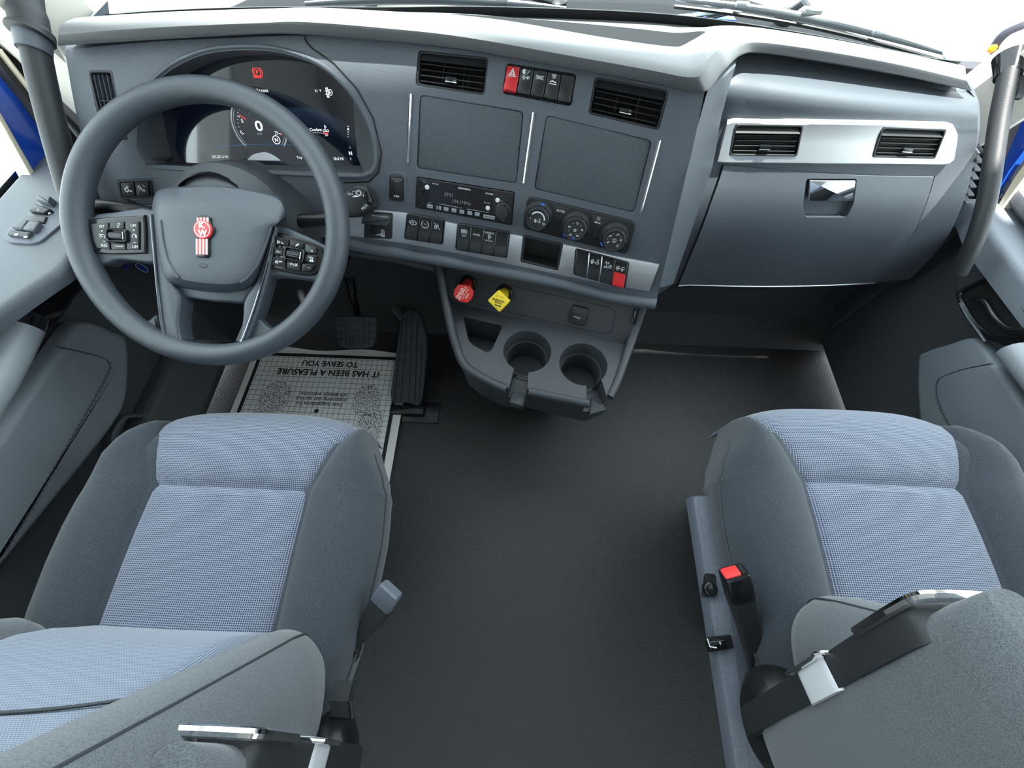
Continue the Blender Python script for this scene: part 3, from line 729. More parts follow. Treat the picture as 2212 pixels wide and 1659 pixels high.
# ================================================================== icons (unit box -1..1)
def ic(*strokes, w=.16): return [(s, w) for s in strokes]
def D_lamp(x, s): return arc(x, 0, .34, 90, 270, 8) if s < 0 else arc(x, 0, .34, -90, 90, 8)
ICON = {
 'hazard': [([(-.75, -.55), (.75, -.55), (0, .75)], .14, 1), ([(-.36, -.32), (.36, -.32), (0, .3)], .12, 1)],
 'headlamp': [(arc(-.45, .55, .3, 90, 270, 8), .3, 1), ([(-.3, .8), (0, .75)], .1, 0), ([(-.3, .5), (0, .45)], .1, 0), ([(0, .1), (.75, .9)], .1, 0), (circle(.2, 12, -.4, -.4), .12, 1)] + [([(-.4 + .3 * cos(a), -.4 + .3 * sin(a)), (-.4 + .48 * cos(a), -.4 + .48 * sin(a))], .08, 0) for a in [k * pi / 4 for k in range(8)]] + [(arc(.45, -.4, .2, 90, 270, 8), .14, 1), ([(.55, -.25), (.85, -.2)], .1, 0), ([(.55, -.45), (.85, -.5)], .1, 0)],
 'park': [(arc(-.35, 0, .28, -90, 90, 8), .12, 1), (arc(.35, 0, .28, 90, 270, 8), .12, 1)] + [([(-.45, y), (-.9, y * 1.8)], .1, 0) for y in (-.2, 0, .2)] + [([(.45, y), (.9, y * 1.8)], .1, 0) for y in (-.2, 0, .2)],
 'berth': [([(-.5, .85), (.5, .85)], .12, 0), (arc(0, .8, .25, 180, 360, 8), .12, 0)] + [([(0 + .32 * cos(a), .75 + .32 * sin(a)), (.55 * cos(a), .75 + .6 * sin(a))], .09, 0) for a in (-2.6, -2, -1.57, -1.1, -.5)] + [([(-.8, -.75), (.8, -.75)], .16, 0), ([(-.7, -.45), (-.2, -.2), (.4, -.4), (.7, -.4)], .22, 0)],
 'engine': [([(-.6, .2), (-.3, .45), (.4, .45), (.55, .2), (.8, .2), (.8, -.35), (.4, -.5), (-.35, -.5), (-.6, -.2)], .13, 1), ([(-.9, -.25), (-.9, .3)], .12, 0), ([(-.2, .1), (.2, -.2)], .14, 0), ([(-.2, -.2), (.2, .1)], .14, 0)],
 'tc': [(arc(0, 0, .85, 120, 240, 10), .13, 0), (arc(0, 0, .85, -60, 60, 10), .13, 0), ([(-.45, -.8), (.45, -.8)], .14, 0)],
 'spray': [([(-.7, .8), (.7, -.8)], .13, 0), ([(.1, .7), (.3, .2), (.1, -.1)], .12, 0), ([(-.6, -.6), (-.6, .1), (-.2, .1), (-.2, -.6)], .12, 1)],
 'ring': [(circle(.42, 14, 0, .3), .12, 1), (circle(.16, 8, 0, .3), .12, 1), (arc(0, .3, .7, 130, 230, 6), .1, 0), (arc(0, .3, .7, -50, 50, 6), .1, 0)],
 'exhaust': [([(-.3, .6), (.3, .6), (.3, -.6), (-.3, -.6)], .14, 1), ([(0, 1), (0, -1)], .12, 0), ([(.3, .2), (.8, 0), (.3, -.2)], .12, 0)],
 'truck': [([(-.9, -.2), (-.9, .2), (-.5, .4), (-.5, -.2)], .16, 1), ([(-.4, -.15), (.2, -.15)], .16, 0), (circle(.16, 8, -.6, -.4), .12, 1), ([(.2, .1), (.8, .1), (.8, -.35), (.2, -.35)], .12, 0), ([(.5, .8), (.5, .35)], .14, 0), ([(.3, .5), (.5, .3), (.7, .5)], .12, 0)],
 'axle': [([(-.6, .8), (-.6, .3)], .2, 0), ([(-.6, -.3), (-.6, -.8)], .2, 0), ([(0, .8), (0, .3)], .2, 0), ([(0, -.3), (0, -.8)], .2, 0), ([(-.6, .5), (0, .5)], .1, 0), ([(-.6, -.5), (0, -.5)], .1, 0), ([(-.3, .5), (-.3, -.5)], .1, 0), ([(.35, -.5), (.85, -.5), (.85, 0), (.35, 0)], .16, 1), (arc(.6, 0, .2, 0, 180, 6), .1, 0)],
 'lift': [([(-.9, -.1), (-.9, .25), (-.5, .4), (-.5, -.1)], .16, 1), ([(-.4, -.05), (.9, -.05)], .14, 0), (circle(.15, 8, -.6, -.35), .12, 1), (circle(.15, 8, .5, -.35), .12, 1), ([(.1, .4), (.9, .4)], .12, 0)],
 'trailer': [(circle(.5, 16, .15, .2), .12, 1), (circle(.28, 12, .15, .2), .1, 1), (arc(.15, .2, .75, 130, 230, 6), .1, 0), (arc(.15, .2, .75, -50, 50, 6), .1, 0), ([(-1.1, -.45), (.9, -.45)], .14, 0), (circle(.14, 8, .25, -.7), .1, 1), (circle(.14, 8, .65, -.7), .1, 1)],
 'work': [([(-.8, -.6), (-.8, 0), (-.4, .1), (-.3, .35), (.1, .35), (.1, -.6)], .2, 1), (circle(.14, 8, -.5, -.75), .14, 1), ([(.3, -.45), (.9, -.45)], .14, 0), ([(.3, -.75), (.9, -.75)], .14, 0), ([(.15, .8), (.5, .55)], .2, 0)],
 'lamp2': [([(-.3, .75), (-.8, .45), (-.6, -.05), (-.1, .05)], .13, 1)] + [([(-.35 + .28 * k, -.15), (-.15 + .28 * k, -.8)], .1, 0) for k in range(4)],
 'cruise': [(arc(0, 0, .7, -40, 220, 14), .14, 0), ([(0, 0), (-.35, .35)], .14, 0), ([(-.9, .8), (-.6, .5)], .12, 0), (circle(.12, 8, 0, 0), .1, 1)],
 'limit': [(arc(0, 0, .7, -40, 220, 14), .14, 0), (arc(.2, -.05, .25, -40, 90, 6), .35, 0), ([(0, 1), (0, .6)], .12, 0)],
 'voice': [(circle(.42, 14, .1, .4), .12, 1), ([(.0, 0), (-.3, -.6)], .16, 0), ([(-.5, -.75), (.1, -.75)], .1, 0)],
 'next': [([(-.9, .35), (-.5, 0), (-.9, -.35)], .16, 1), ([(-.35, .35), (-.35, -.35)], .12, 0), (arc(.45, .1, .4, 180, 300, 8), .2, 0)],
 'prev': [([(-.5, .35), (-.85, 0), (-.5, -.35)], .16, 1), ([(-1, .35), (-1, -.35)], .12, 0), (arc(.3, -.3, .5, 30, 150, 8), .22, 0)],
 'back': [([(-.9, .2), (-.2, .2)], .16, 0), (arc(-.2, -.05, .25, -90, 90, 6), .16, 0), ([(-.65, .5), (-.95, .2), (-.65, -.1)], .14, 0), ([(.3, .35), (.9, -.35)], .16, 0), ([(.3, -.35), (.9, .35)], .16, 0)],
 'mute': [([(-.1, -.5), (-.1, .7), (.5, .5), (.5, -.6)], .14, 0), ([(-.8, .8), (.9, -.8)], .1, 0), (circle(.18, 8, -.3, -.5), .2, 1), (circle(.18, 8, .3, -.6), .2, 1)],
 'hand': [([(.4, .7), (-.4, .1), (-.2, -.2), (.6, .3)], .2, 1), ([(-.4, .1), (-.7, -.6)], .14, 0)],
 'usb': [([(-.9, 0), (.8, 0)], .14, 0), (circle(.14, 8, -.8, 0), .2, 1), ([(-.5, 0), (-.2, .35), (.3, .35)], .12, 0), ([(-.2, 0), (.1, -.35), (.4, -.35)], .12, 0), ([(.6, .2), (.95, 0), (.6, -.2)], .14, 1)],
 'gear': [(circle(.5, 16), .14, 1)] + [([(.5 * cos(a), .5 * sin(a)), (.78 * cos(a), .78 * sin(a))], .2, 0) for a in [k * pi / 6 for k in range(12)]],
 'defrost': [(arc(0, -.3, .9, 40, 140, 8), .14, 0), ([(-.7, .25), (-.45, -.3), (.45, -.3), (.7, .25)], .14, 0)] + [([(x, -.1), (x + .08, -.8)], .1, 0) for x in (-.3, 0, .3)],
 'coolant': [([(-.1, .9), (-.1, -.2)], .16, 0), ([(-.1, .6), (.3, .6)], .12, 0), ([(-.1, .3), (.3, .3)], .12, 0), ([(-.9, -.4), (-.5, -.25), (0, -.45), (.5, -.25), (.9, -.4)], .13, 0), ([(-.9, -.75), (.9, -.75)], .12, 0)],
 'filter': [([(-.5, .9), (-.1, .9), (-.1, -.9), (-.5, -.9)], .2, 1), ([(-.9, .3), (-.2, .3)], .12, 0), ([(-.9, -.3), (-.2, -.3)], .12, 0), ([(.2, .6), (.6, .6), (.9, .1), (.6, -.5), (.2, -.5)], .14, 1), ([(.1, 0), (.6, 0)], .14, 0)],
 'horn': [(arc(0, -.3, .8, 60, 120, 6), .14, 0), ([(-.9, .4), (-.7, -.2), (-.3, -.2)], .14, 0), ([(.9, .4), (.7, -.2), (.3, -.2)], .14, 0), (arc(0, -.1, .35, 180, 360, 8), .14, 0)],
}
def icon(name, s, cx, cy, z, sy=None):
    gs = []
    for pts, w, cl in ICON[name]:
        gs.append(stroke([(cx + x * s, cy + y * (sy or s)) for x, y in pts], w * s, z, bool(cl)))
    return join(*gs)

# ================================================================== rocker switches
def rocker(c, label, ico=None, txt=None, body='black', low=None, tree=None, F=None, group='rocker switches on the dashboard', extra=None):
    F = F or frame_hits(tree or TF, c)
    t = thing('rocker_switch', label, 'switch', F.M, group)
    P = F.P(c); tl, tr, br, bl = [Vector(p) for p in P]; w, h = F.w, F.h
    def ring(v, z, ins=0):  # section across the switch
        a, b = tl.lerp(bl, v), tr.lerp(br, v); d = (b - a).normalized() * ins
        return [(a.x + d.x, a.y + d.y, z), (b.x - d.x, b.y - d.y, z)]
    secs = [(0.02, .003), (.05, .0065), (.45, .0065), (.60, .0085), (.78, .0115), (.92, .0125), (.98, .0105), (.985, .002)]
    def body_of(ss):
        R = []
        for v, z in ss:
            (a, b) = ring(v, z, .0012); (a0, b0) = ring(v, -.004)
            R.append([a0, (a0[0], a0[1], z - .001), a, b, (b0[0], b0[1], z - .001), b0])
        return loft(R)
    obj('rocker', xf(body_of(secs), F.M), body, t)
    if low: obj('lower_half', xf(body_of([(v, z + .0008) for v, z in secs[2:]]), F.M), low, t)
    u = tl.lerp(tr, .5).lerp(bl.lerp(br, .5), .27)
    if ico: obj('icon', xf(icon(ico, w * (.24 if isinstance(txt, tuple) else .36), u.x, u.y, .0068), F.M), 'white_print', t, None)
    if txt:
        for k, s in enumerate(txt if isinstance(txt, (list, tuple)) else [txt]):
            if not s: continue
            dy = (.5 * (len(txt) - 1) - k) * .0075 if isinstance(txt, (list, tuple)) else (-.006 if ico == 'ring' else 0)
            obj('lettering', xf(text(s, w=min(w * .8, .0028 * len(s) * .95), cx=u.x, cy=u.y + dy, z=.0068), F.M), 'white_print', t, None)
    obj('light_bar', xf(prism([tuple(tl.lerp(tr, a).lerp(bl.lerp(br, a), b)) for a, b in ((.22, .90), (.78, .90), (.78, .93), (.22, .93))], .011, .0132), F.M), 'black_soft', t)
    if extra: extra(F, t, tl, tr, br, bl)
    return t
def split(c, n, u0=.0, u1=1.0, v0=0.0, v1=1.0):
    tl, tr, br, bl = [Vector(p) for p in c]; out = []
    def pt(u, v): return tuple(tl.lerp(tr, u).lerp(bl.lerp(br, u), v))
    for k in range(n):
        a = u0 + (u1 - u0) * (k + .04) / n; b = u0 + (u1 - u0) * (k + .96) / n
        out.append([pt(a, v0), pt(b, v0), pt(b, v1), pt(a, v1)])
    return out
def bezel(F, c, r=.004, ins=.0025, m='black_soft', h=.005, tree=None):
    P = rpoly(F.P(c), r)
    obj('switch_bezel', xf(join(ringprism(P, inset(ccw(P), ins), -.006, h, .001, 60), prism(inset(ccw(P), .0005), -.006, -.003)), F.M), m, dash)
# top group with hazard switch
obj('switch_bezel', xf(join(prism(rpoly(inset(ccw(S1.P(S1c)), .0006), .005), -.018, -.010), ringprism(rpoly(inset(ccw(S1.P(S1c)), .0006), .005), inset(ccw(S1.P(S1c)), .002), -.016, -.001, .0005)), S1.M), 'black_soft', dash)
S1f = Fr(S1.W(0, 0, -.008), S1.x, S1.n)
names = [('hazard', 'red hazard rocker switch with white warning triangle', 'red'), ('headlamp', 'black rocker switch with headlamp symbol right of the red hazard switch', 'black'), ('park', 'black rocker switch with parking lamp symbol in the top row', 'black'), ('berth', 'black rocker switch with sleeper bunk lamp symbol', 'black'), (None, 'blank black switch cover right of the bunk lamp switch', 'black')]
cells = split(S1c, 5, .015, .985, .05, .95)
for (i, lb, b), c in zip(names, cells):
    f = frame_hits(TF, c); f2 = Fr(f.o - f.n * .007, f.x, f.n); f2.w, f2.h = f.w, f.h
    rocker(c, lb, i, body=b, F=f2)
# groups along the silver strip
G1c = [(880, 459), (963, 473), (958, 527), (874, 514)]; G2c = [(989, 480), (1103, 499), (1096, 556), (984, 537)]; G3c = [(1243, 534), (1360, 564), (1350, 621), (1238, 590)]
g1 = frame_hits(TF, G1c); bezel(g1, G1c, h=.006)
g2 = frame_hits(TF, G2c); bezel(g2, G2c, h=.006)
g3 = frame_hits(TF, G3c); bezel(g3, G3c, h=.006)
def lift(c, d=.003):
    f = frame_hits(TF, c); q = Fr(f.o + f.n * d, f.x, f.n); q.w, q.h = f.w, f.h; return q
for c, i, lb, tx in zip(split(G1c, 3, .03, .97, .04, .97), ('engine', 'tc', 'spray'), ('black rocker switch with engine symbol under the radio', 'black rocker switch marked TC under the radio', 'black rocker switch with crossed spray can symbol'), (None, 'TC', None)):
    rocker(c, lb, i, tx, F=lift(c))
for c, i, lb, tx in zip(split(G2c, 4, .025, .975, .04, .97), ('ring', None, 'exhaust', None), ('black rocker switch marked OFF under a ringed symbol', 'black rocker switch marked SPARE', 'black rocker switch with exhaust filter symbol marked DISABLE MANUAL', 'blank rocker switch beside the open pocket'), ('OFF', 'SPARE', ('DISABLE', '', 'MANUAL'), None)):
    rocker(c, lb, i, tx, F=lift(c))
def guard(F, t, tl, tr, br, bl):
    for u in (-.06,):
        a, b = tl.lerp(tr, u), bl.lerp(br, u)
        obj('guard_wire', tube([F.W(a.x, a.y, .002), F.W(*a.lerp(b, .25), .012), F.W(*a.lerp(b, .6), .017), F.W(*a.lerp(b, 1.05), .014), F.W(*a.lerp(b, 1.12), .004)], .0009, 6), 'trim_silver', t)
for c, i, lb, b, lw, ex in zip(split(G3c, 4, .025, .975, .04, .97), (None, 'truck', 'axle', 'lift'), ('blank rocker switch right of the open pocket', 'wire-guarded black rocker switch with tractor suspension symbol', 'wire-guarded black rocker switch with axle lock symbol', 'black and red rocker switch at the right end of the strip'), ('black', 'black', 'black', 'black'), (None, None, None, 'red'), (None, guard, guard, None)):
    rocker(c, lb, i, body=b, low=lw, F=lift(c), extra=ex)
# two flat switches by the left end
W1c = [(258, 390), (328, 388), (333, 425), (263, 427)]
w1 = frame_hits(TF, W1c); bezel(w1, W1c, h=.004)
obj('switch_field', xf(ringprism(rpoly(w1.P([(250, 386), (392, 378), (407, 392), (408, 420), (262, 437)]), .004), rpoly(w1.P([(253, 388), (391, 381), (404, 393), (405, 418), (264, 434)]), .004), -.002, .001, .0004), w1.M), 'dash', dash)
for c, i, lb in zip(split(W1c, 2, .06, .94, .10, .90), ('work', 'lamp2'), ('flat black push switch with work lamp symbol left of the steering wheel hub', 'flat black push switch with numbered lamp symbol left of the steering wheel hub')):
    f = frame_hits(TF, c); t = thing('push_switch', lb, 'switch', f.M, 'flat push switches by the driver')
    obj('button', xf(prism(rpoly(f.P(c), .002), -.002, .005, .001), f.M), 'black', t)
    obj('icon', xf(icon(i, f.w * .28, 0, .001, .0053), f.M), 'white_print', t, None)
    if i == 'lamp2': obj('lettering', xf(text('2', h=.004, cx=f.w * .24, cy=f.h * .2, z=.0053), f.M), 'white_print', t, None)
# trailer hand brake paddle
HBc = [(790, 455), (850, 459), (848, 514), (788, 512)]
hb = frame_hits(TF, HBc); t = thing('trailer_brake_paddle', 'black trailer brake paddle marked NOT FOR PARKING beside the steering wheel', 'brake lever', hb.M)
obj('housing', xf(prism(rpoly(hb.P(HBc), .004), -.004, .006, .001), hb.M), 'black_soft', t)
obj('paddle', xf(prism(rpoly(hb.P([(792, 457), (848, 462), (843, 480), (788, 474)]), .003), .006, .026, .003), hb.M), 'dash_low', t)
obj('stem', xf(prism(hb.P([(808, 477), (826, 479), (824, 500), (806, 498)]), .004, .014, .002), hb.M), 'black', t)
lx, ly = hb.L(820, 467, .026); obj('lettering', xf(text('NOT FOR PARKING', w=.030, cx=lx, cy=ly, z=.0264, rot=-.05), hb.M), 'white_print', t, None)
lx, ly = hb.L(822, 503, .006); obj('icon', xf(icon('trailer', .009, lx, ly, .0066), hb.M), 'white_print', t, None)

# ================================================================== usb charger
t = thing('usb_charger', 'black USB charger socket left of the radio', 'usb socket', US.M)
obj('body', xf(prism(rpoly(US.P([(843, 380), (871, 382), (872, 434), (842, 430)]), .003), -.003, .003, .001), US.M), 'black', t)
lx, ly = US.L(857, 387, .003); obj('lettering', xf(text('USB CHARGER', w=.019, cx=lx, cy=ly, z=.0033), US.M), 'grey_print', t, None)
obj('lettering', xf(text('5V/2.1A', w=.010, cx=lx, cy=ly - .0035, z=.0033), US.M), 'grey_print', t, None)
lx, ly = US.L(857, 406, .003); obj('port', xf(ringprism(rrect(.006, .014, .001, lx, ly), rrect(.0042, .012, .0006, lx, ly), .002, .0042, .0003, 40), US.M), 'black_soft', t)
lx, ly = US.L(857, 424, .003); obj('icon', xf(icon('usb', .005, lx, ly, .0033), US.M), 'white_print', t, None)

# ================================================================== radio
t = thing('car_radio', 'black truck radio with amber-free display reading FM1 104.1MHz under the blank panel', 'radio', RD.M)
t['label'] = 'black truck radio with dim display reading FM1 104.1MHz'
RF = Fr(RD.W(0, 0, .0), RD.x, RD.n)
body = rpoly(inset(ccw(RF.P(RDc)), .0012), .002)
obj('body', xf(prism(body, -.025, .003, .0015), RF.M), 'black', t)
zz = .0034
obj('display', xf(prism(RF.P([(931, 390), (1068, 412), (1062, 463), (928, 443)]), .002, zz), RF.M), 'radio_lcd', t)
def put(txt, px, py, w, m='white_print', z=.0040, parent=None, h=None, F=None, rot=0.0, nm='lettering', bold=0.0):
    F = F or RF; a, b = F.L(px, py, z)
    return obj(nm, xf(text(txt, w=w, cx=a, cy=b, z=z, rot=rot, bold=bold, h=h), F.M), m, parent or t, None)
put('KENWORTH', 1003, 408, .022, bold=.02); put('FM1', 969, 421, .014, 'lcd_text'); put('104.1MHz', 997, 437, .034, 'lcd_text')
put('Bluetooth', 941, 397, .011); put('(SiriusXM)', 1057, 419, .014, bold=.02)
put('Tune', 928, 437, .006, 'grey_print'); put('Source', 1052, 438, .011, 'grey_print'); put('Band', 927, 441, .006, 'grey_print')
obj('rule_line', xf(join(stroke(RF.P([(948, 440), (985, 447)], zz), .0004, .004), stroke(RF.P([(1008, 451), (1054, 459), (1055, 456)], zz), .0004, .004)), RF.M), 'white_print', t, None)
put('Seek/Track', 990, 448, .014, 'grey_print')
def disc(F, px, py, r, z0, z1, nm, m, parent, b=.0006, n=20):
    a, c = F.L(px, py, z0); return obj(nm, xf(prism(circle(r, n, a, c), z0, z1, b, 2), F.M), m, parent)
for px, py, tx in ((923, 404, 'MODE'), (1075, 432, 'MENU'), (1054, 449, 'AUX')):
    b = disc(RF, px, py, .0040, .002, .0045, 'button', 'white_print', t); put(tx, px, py, .005, 'grey_print', .0048, b)
for k, px in enumerate((929, 948, 964, 981, 998, 1015, 1031)):
    py = 446 + (px - 930) * .165
    a, c = RF.L(px, py, .003); w_ = .0088 if k else .0105
    b = obj('preset_button', xf(prism(rrect(w_, .0062, .001, a, c), .002, .0048, .0006, 1), RF.M), 'grip', t)
    put(['BAND', '1', '2', '3', '4', '5', '6'][k], px - 1, py, .0055 if k == 0 else .0016, 'black', .0051, b)
a, c = RF.L(1057, 469, .003); b = obj('preset_button', xf(prism(rrect(.022, .0062, .001, a, c), .002, .0048, .0006, 1), RF.M), 'grip', t); put('SEEK / SCAN', 1057, 469, .016, 'black', .0051, b)
kx, ky = RF.L(1086, 455, .003)
kn_ = obj('volume_knob', xf(xf(lathe([(.0145, 0), (.0142, .004), (.0125, .005), (.0115, .014), (.0105, .016), (0, .0165)], 28), Matrix.Translation((kx, ky, .003))), RF.M), 'black_soft', t)
for k in range(10):
    a = k * 2 * pi / 10
    obj('knob_ridge', xf(xf(box((0, 0, 0), (.0012, .003, .010), .0004), Matrix.Translation((kx + .0122 * cos(a), ky + .0122 * sin(a), .012)) @ Matrix.Rotation(a, 4, 'Z')), RF.M), 'black_gloss', kn_)
put('VOL', 1086, 476, .006, 'grey_print'); put('PWR', 1083, 434, .005, 'grey_print'); put('Menu', 917, 392, .007, 'grey_print')
obj('usb_slot', xf(ringprism(rrect(.005, .016, .0008, *RF.L(915, 418, .003)), rrect(.0034, .0145, .0005, *RF.L(915, 418, .003)), .002, .0042, .0003, 36), RF.M), 'black_gloss', t)
disc(RF, 914, 440, .0032, .002, .0042, 'aux_jack', 'black_gloss', t); disc(RF, 906, 394, .0016, .002, .0038, 'screw', 'void', t); disc(RF, 1103, 429, .0016, .002, .0038, 'screw', 'void', t); disc(RF, 906, 439, .0016, .002, .0038, 'screw', 'void', t)

# ================================================================== climate panel
HVc = [(1139, 424), (1372, 479), (1356, 548), (1131, 488)]
HV = frame_hits(TF, HVc)
t = thing('climate_control_panel', 'black climate panel with three round dials below the right blank panel', 'control panel', HV.M)
obj('plate', xf(prism(rpoly(HV.P([(1139, 430), (1146, 424), (1366, 476), (1372, 485), (1357, 541), (1350, 547), (1137, 494), (1130, 486)]), .003), -.004, .004, .0015), HV.M), 'black', t)
def dial(px, py, r, kind):
    a, c = HV.L(px, py, .004)
    T = Matrix.Translation((a, c, .004))
    d = obj('dial', xf(xf(lathe([(r * 1.28, 0), (r * 1.26, .005), (r * 1.1, .009), (r * 1.0, .018), (r * .93, .0215), (r * .86, .0215), (r * .82, .0195), (0, .0195)], 40), T), HV.M), 'black_soft', t)
    ks = [xf(box((r * 1.06, 0, .012), (.0012, .0014, .010)), Matrix.Rotation(k * 2 * pi / 44, 4, 'Z')) for k in range(44)]
    obj('knurl', xf(xf(join(*ks), T), HV.M), 'black', d)
    z = .0239
    def w(g, nm='marking', m='white_print'): obj(nm, xf(g, HV.M), m, d, None)
    if kind == 0:
        w(stroke(arc(a, c, r * .62, 5, 150, 20), r * .12, z)); w(icon('truck', r * .30, a + r * .05, c - r * .12, z), 'icon'); w(icon('gear', r * .16, a + r * .62, c - r * .25, z), 'icon'); w(text('0', h=.0026, cx=a - r * .62, cy=c - r * .05, z=z), 'lettering')
        w(stroke(arc(a, c, r * 1.16, 75, 92, 5), r * .14, .0125), 'pointer', 'blue_print'); w(flat(rrect(.004, .0022, .0006, a - r * .2, c - r * 1.0), .016), 'pointer', 'blue_print')
    if kind == 1:
        for ang, s in ((-120, '60'), (165, '66'), (88, '72'), (12, '78'), (-52, '84')):
            w(text(s, h=.0034, cx=a + r * .58 * cos(radians(ang)), cy=c + r * .58 * sin(radians(ang)), z=z, bold=.01), 'lettering')
        w(icon('gear', r * .17, a, c - r * .05, z), 'icon')
        for ang in (126, 50, -20, -160): w(flat(circle(.0007, 8, a + r * .6 * cos(radians(ang)), c + r * .6 * sin(radians(ang))), z), 'marking')
        w(flat(rrect(.004, .0022, .0006, a + r * .05, c - r * .72), z), 'pointer', 'blue_print'); w(stroke(arc(a, c, r * 1.16, 222, 238, 5), r * .14, .0125), 'pointer', 'blue_print')
    if kind == 2:
        for ang in (-150, 150, 80, 20, -40): w(icon('hand' if ang in (-150, 150, 80) else 'defrost', r * .17, a + r * .56 * cos(radians(ang)), c + r * .56 * sin(radians(ang)), z), 'icon')
        w(icon('defrost', r * .24, a, c, z), 'icon')
        for ang in (115, 50, -10, 180): w(flat(circle(.0007, 8, a + r * .62 * cos(radians(ang)), c + r * .62 * sin(radians(ang))), z), 'marking')
        w(stroke(arc(a, c, r * 1.16, 212, 230, 5), r * .14, .0125), 'pointer', 'blue_print')
    w(stroke(arc(a, c, r * .97, 10, 70, 10), r * .035, .0236), 'marking', 'grey_print')
dial(1163, 466, .0205, 0); dial(1243, 488, .0205, 1); dial(1326, 511, .0205, 2)
for pts, tx, tp in (([(1196, 442), (1232, 450), (1222, 474), (1194, 470)], 'AUTO', (1211, 456)), ([(1278, 462), (1314, 470), (1304, 494), (1276, 490)], 'MAX', (1291, 481))):
    b = obj('button', xf(prism(rpoly(HV.P(pts), .002), .003, .0055, .0008), HV.M), 'black_soft', t)
    put(tx, tp[0], tp[1], .0155 if tx == 'AUTO' else .011, z=.0059, parent=b, F=HV, bold=.01)
    if tx == 'MAX': obj('icon', xf(icon('defrost', .0038, *HV.L(1293, 472, .0055), .0059), HV.M), 'white_print', b, None)
disc(HV, 1210, 467, .0013, .004, .006, 'indicator', 'dash_low', t); disc(HV, 1286, 512, .004, .003, .0048, 'sensor', 'black_gloss', t)

# ================================================================== instrument display
t = thing('instrument_display', 'arched digital instrument display showing 0 MPH behind the steering wheel', 'display', FC.M)
obj('bezel', xf(join(ringprism(outl, inset(ccw(outl), .006), -.010, .004, .0018, 120), ringprism(inset(ccw(outl), .0055), inset(ccw(outl), .0075), -.06, .001, 0, 120)), FC.M), 'dash', t)
ZS = -.042
scr = smooth_poly(FC.P(SCR, ZS), 3)
obj('hood_liner', xf(ringprism(inset(ccw(outl), .007), scr, -.060, -.012, 0, 120, zin=ZS - .0005), FC.M), 'dash_low', t)
scr_o = obj('screen', xf(prism(inset(ccw(scr), -.003), ZS - .008, ZS), FC.M), 'screen', t)
z = ZS + .0006
def sput(txt, px, py, w, m='lit_white', **k): return put(txt, px, py, w, m, z=z, parent=scr_o, F=FC, **k)
sput('0', 559, 272, .0125, h=.0155, bold=.012); sput('MPH', 561, 289, .0085, 'lit_dim'); sput('335,222.3 MI', 475, 339, .028); sput('Trip 26,', 652, 341, .018); sput('20.8 MI', 731, 343, .018)
sput('81 °F', 687, 196, .0105); sput('Access', 566, 195, .02); sput('Coolant', 682, 280, .021, bold=.01); sput('250', 705, 292, .0055); sput('D', 756, 319, .0035, 'lit_dim'); sput('N', 757, 331, .0055, bold=.03); sput('R', 758, 343, .0035, 'lit_dim')
sput('0', 521, 286, .0026, h=.0036); sput('5', 523, 261, .003); sput('10', 541, 242, .006); sput('25', 597, 287, .006); sput('N', 597, 302, .005, bold=.02); sput('RPM x100', 556, 249, .013, 'lit_dim')
def sob(nm, g, m='lit_white'): return obj(nm, xf(g, FC.M), m, scr_o, None)
cx_, cy_ = FC.L(560, 272, z); ex = FC.L(503, 272, z)[0] - cx_; R0 = abs(ex)
sob('gauge_ring', stroke(arc(cx_, cy_, R0, -42, 222, 60), .0022, z), 'lit_dim'); sob('gauge_ring', stroke(arc(cx_, cy_, R0 * .92, -42, 222, 60), .0007, z), 'lit_dim')
for k in range(26):
    a = 200 - k * 8.8; sob('gauge_tick', stroke([(cx_ + R0 * .80 * cos(radians(a)), cy_ + R0 * .80 * sin(radians(a))), (cx_ + R0 * (.70 if k % 5 == 0 else .77) * cos(radians(a)), cy_ + R0 * (.70 if k % 5 == 0 else .77) * sin(radians(a)))], .0007, z))
sob('gauge_needle', stroke(FC.P([(517, 248), (531, 258)], z), .0012, z), 'lit_red'); sob('gauge_needle', stroke(FC.P([(608, 282), (608, 292)], z), .0012, z), 'lit_red')
sob('gauge_ring', stroke(circle(.0062, 24, *FC.L(597, 302, z)), .0010, z, True))
sob('park_lamp', join(stroke(circle(.0055, 20, *FC.L(556, 156, z)), .0010, z, True), text('P', h=.0055, cx=FC.L(556, 156, z)[0], cy=FC.L(556, 156, z)[1], z=z, bold=.02), stroke(arc(*FC.L(556, 156, z), .0078, 130, 230, 8), .001, z), stroke(arc(*FC.L(556, 156, z), .0078, -50, 50, 8), .001, z)), 'lit_red')
sput('PARK', 557, 166, .0135, 'lit_red', bold=.02)
sob('icon', icon('filter', .007, *FC.L(710, 200, z), z)); sob('icon', icon('coolant', .006, *FC.L(703, 278, z), z))
sob('coolant_bar', stroke(FC.P([(676, 286), (700, 288)], z), .0012, z), 'lit_dim'); sob('coolant_bar', stroke(FC.P([(699, 288), (709, 288.5)], z), .002, z), 'lit_red')
for k, y in enumerate((273, 279, 285, 290, 295)): sob('page_dot', flat(circle(.0015 if k == 1 else .0007, 10, *FC.L(752, y, z)), z))
sob('truck_graphic', flat(smooth_poly(FC.P([(533, 346), (545, 335), (560, 330), (575, 329), (592, 336), (607, 347)], z), 4, False), z), 'light_plastic')
sob('horizon_line', stroke(FC.P([(470, 318), (520, 313), (575, 311), (630, 313)], z), .0006, z), 'lit_blue')
